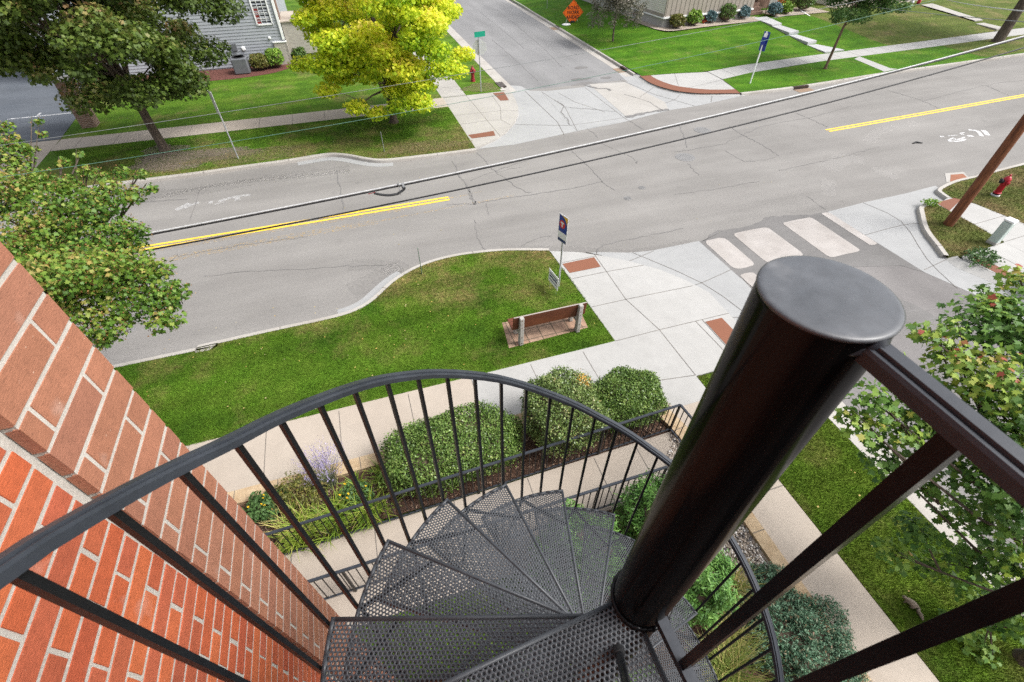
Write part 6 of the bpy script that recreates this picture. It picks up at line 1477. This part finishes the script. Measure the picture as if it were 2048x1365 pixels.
for k in range(9): m.bar((RX + 10.7 + k * .2, RY + 1.42, gz + 1.05), (RX + 10.7 + k * .2, RY + 1.42, gz + 1.85), .03, .03)
m.bar((RX + 10.5, RY + 1.42, gz + 1.88), (RX + 12.4, RY + 1.42, gz + 1.88), .06, .05); m.build('porch_railing', M['brown_step'], hr)
m = MB(); pts = cr([(22.3, 39), (22.4, 36.5), (22.7, 35.0), (23.5, 34.4), (26, 34.7), (29, 35.0), (32.2, 35.4), (32.3, 37)], 3); 
def bedpoly(pts, z): 
    q = pts; return q
m.poly(pts + [(32.3, 36.6), (23.3, 36.6), (23.3, 39)], .60); struct(m.build('pebble_bed', M['gravel']))
m = MB(); m.poly([(33.9, 36.0), (39.5, 36.2), (39.5, 38.5), (33.9, 38.5)], .60); struct(m.build('pebble_bed', M['gravel']))
gt = 'bushes in front of the tan house'
for k, (u, v, s, mt, lab) in enumerate(((1356, 58, .5, 'lf_olive', 'olive bush nearest the corner of the tan house'), (1389, 52, .55, 'lf_lime', 'lime green bush beside the pink flowers at the tan house'), (1421, 47, .45, 'lf_blue', 'bluish low bush between lime and large green bushes'), (1453, 44, .65, 'lf_shrub', 'largest rounded green bush under the battens of the tan house'), (1486, 39, .5, 'lf_blue', 'bluish bush immediately left of the porch steps'), (1550, 33, .5, 'lf_blue', 'bluish bush immediately right of the porch steps'), (1575, 29, .4, 'lf_lime', 'yellow green bush below the orange flowers'), (1608, 22, .7, 'lf_shrub', 'green bush right of the porch beside the white downspout'))):
    p = U(u, v, .60); shrub('bush', lab, 'bush', (p[0], p[1] + .25, .58), (s, s * .9, s * .85), 1500, .11, mt, group=gt, seed=90 + k, lump=.12)
p = U3(1409, 47, .62); q = np.random.default_rng(4).normal(size=(30, 3)) * .10 + np.array([p.x, p.y + .15, .78]); t = thing('flowers', p, 'small pink and orange flowers between two bushes', 'flowers'); flowers(t, q, 'petal_orange', .09)
p = atY(1566, 4, 37.0); t = thing('hanging_plant', p, 'hanging plant with orange flowers beside the porch steps', 'plant'); q = np.random.default_rng(6).normal(size=(260, 3)) * np.array([.25, .2, .35]) + np.array(p); leaves('foliage', q + np.array([.2, 0, -.25]), .14, M['lf_lime'], LEAF_OVAL, t, None, .4); flowers(t, q[:60] + np.array([-.1, 0, .15]), 'petal_orange', .12)
t = thing('downspout', (37.0, 35.8, .6), 'white downspout extension lying on the lawn edge', 'pipe'); m = MB(); a, b = U3(1601, 22, .62), U3(1619, 33, .55); m.bar(a, b, .10, .08); m.build('pipe', M['white'], t)
# next house to the right: only its foot is in the picture
hq = thing('house', (43, 38.5, .6), 'cream house with a grey stone base at the top right, beyond the tan house', 'house', 'houses across the street'); hq.rotation_euler[2] = rad(3)
m = MB(); m.box((46.5, 43, 3.2), (10, 9, 5.6)); m.build('wall', M['cream'], hq); m = MB(); m.box((46.5, 38.45, .9), (10.1, .12, 1.2)); m.build('stone_base', M['stone_brick'], hq)
m = MB(); m.add([(41, 37.9, 6), (52, 37.9, 6), (52, 43, 8.6), (41, 43, 8.6), (41, 48, 6), (52, 48, 6)], [(0, 1, 2, 3), (3, 2, 5, 4), (0, 3, 4), (1, 5, 2)]); m.build('roof', M['roof'], hq)
m = MB(); m.box((50.6, 37.9, .72), (2.4, 1.2, .35)); m.build('porch_steps', M['conc'], hq)
p = U3(1836, 8, .6); t = thing('garden_ornament', p, 'small red garden ornament by the far porch', 'ornament'); m = MB(); m.lathe([(.12, 0), (.16, .1), (.12, .3), (.06, .4), (.09, .47), (.05, .55)], p, 12); m.build('figure', M['hydrant'], t)
p = U3(1822, 9, .6); t = thing('garden_ornament', p, 'small grey garden ornament by the far porch', 'ornament'); m = MB(); m.lathe([(.14, 0), (.18, .15), (.10, .3), (.13, .4), (.04, .5)], p, 12); m.build('figure', M['galv'], t)
m = MB(); m.poly([(41, 37.2), (49.8, 37.4), (49.8, 38.4), (41, 38.4)], .60); struct(m.build('pebble_bed', M['gravel']))

# ================================================================ SQUIRREL
h0, b0, t0 = U3(1799, 1196, .114), U3(1826, 1214, .114), U3(1843, 1243, .114)
ax_ = Vector((b0.x - h0.x, b0.y - h0.y, 0)).normalized(); sd = Vector((-ax_.y, ax_.x, 0)); hd_ = Vector((h0.x, h0.y, .114))
sq = thing('squirrel', (b0.x, b0.y, .114), 'grey brown squirrel on the grass beside the sidewalk, tail trailing', 'squirrel')
def skin(name, verts, edges, parent, mat, root=0):
    me = bpy.data.meshes.new(name); me.from_pydata([tuple(v[0]) for v in verts], edges, []); o = bpy.data.objects.new(name, me); COL.objects.link(o); o.parent = parent; o.matrix_parent_inverse = Matrix.Translation(-parent.location)
    me.materials.append(mat); md = o.modifiers.new('skin', 'SKIN')
    for i, v in enumerate(verts):
        sv = me.skin_vertices[0].data[i]; sv.radius = (v[1], v[2] if len(v) > 2 else v[1]); sv.use_root = (i == root)
    s2 = o.modifiers.new('sub', 'SUBSURF'); s2.levels = 2; s2.render_levels = 2; md.use_smooth_shade = True
    return o
def q_(a, s_, z): return hd_ + ax_ * a + sd * s_ + Vector((0, 0, z))
V_ = [(q_(.17, 0, .075), .045), (q_(.11, 0, .085), .044), (q_(.06, 0, .085), .032), (q_(.025, 0, .09), .026), (q_(-.01, 0, .078), .013),
      (q_(.22, 0, .06), .034), (q_(.075, .035, .04), .012), (q_(.06, .038, .008), .009), (q_(.075, -.035, .04), .012), (q_(.06, -.038, .008), .009),
      (q_(.175, .05, .045), .024), (q_(.15, .055, .012), .011), (q_(.175, -.05, .045), .024), (q_(.15, -.055, .012), .011),
      (q_(.26, 0, .045), .022), (Vector((b0.x, b0.y, 0)).lerp(Vector((t0.x, t0.y, 0)), .35) + Vector((0, 0, .17)), .030), (Vector((b0.x, b0.y, 0)).lerp(Vector((t0.x, t0.y, 0)), .75) + sd * .02 + Vector((0, 0, .16)), .032), (Vector((t0.x, t0.y, .15)), .014),
      (q_(.032, .018, .118), .008), (q_(.032, -.018, .118), .008)]
skin('body', V_, [(0, 1), (1, 2), (2, 3), (3, 4), (0, 5), (2, 6), (6, 7), (2, 8), (8, 9), (0, 10), (10, 11), (0, 12), (12, 13), (5, 14), (14, 15), (15, 16), (16, 17), (3, 18), (3, 19)], sq, M['fur'])

# ================================================================ LIGHT, SKY, CAMERA
w = bpy.data.worlds.new('World'); scene.world = w; w.use_nodes = True; nt = w.node_tree
SE, SA = rad(50), rad(115)                       # sun height; compass direction (0 = +Y, clockwise)
sky = nt.nodes.new('ShaderNodeTexSky'); sky.sky_type = 'NISHITA'; sky.sun_disc = False; sky.sun_elevation = SE; sky.sun_rotation = SA
sky.air_density = 1.0; sky.dust_density = 4.0; sky.ozone_density = 1.0
hs = nt.nodes.new('ShaderNodeHueSaturation'); hs.inputs['Saturation'].default_value = .28; nt.links.new(sky.outputs[0], hs.inputs['Color'])
bg = nt.nodes['Background']; nt.links.new(hs.outputs[0], bg.inputs['Color']); bg.inputs['Strength'].default_value = .14
sd_ = bpy.data.lights.new('sun', 'SUN'); sd_.energy = 1.5; sd_.angle = rad(22); sd_.color = (1, .985, .96)
so = bpy.data.objects.new('sun', sd_); COL.objects.link(so)
dv = Vector((math.sin(SA) * math.cos(SE), math.cos(SA) * math.cos(SE), math.sin(SE))); so.rotation_euler = dv.to_track_quat('Z', 'Y').to_euler(); so.location = dv * 60
cam = bpy.data.cameras.new('camera'); co_ = bpy.data.objects.new('camera', cam); COL.objects.link(co_)
co_.location = (0, 0, H); co_.rotation_euler = (rad(45), 0, -YAW); cam.sensor_width = 36; cam.lens = FPX / 2048 * 36; cam.clip_end = 1000; cam.clip_start = .02
cam.dof.use_dof = True; cam.dof.focus_distance = 8.5; cam.dof.aperture_fstop = 11
scene.camera = co_
vs_ = scene.view_settings; vs_.view_transform = 'Standard'; vs_.look = 'None'; vs_.exposure = 1.18; vs_.gamma = 1
cy = scene.cycles; cy.max_bounces = 6; cy.diffuse_bounces = 3; cy.glossy_bounces = 3; cy.transparent_max_bounces = 10; cy.use_denoising = False
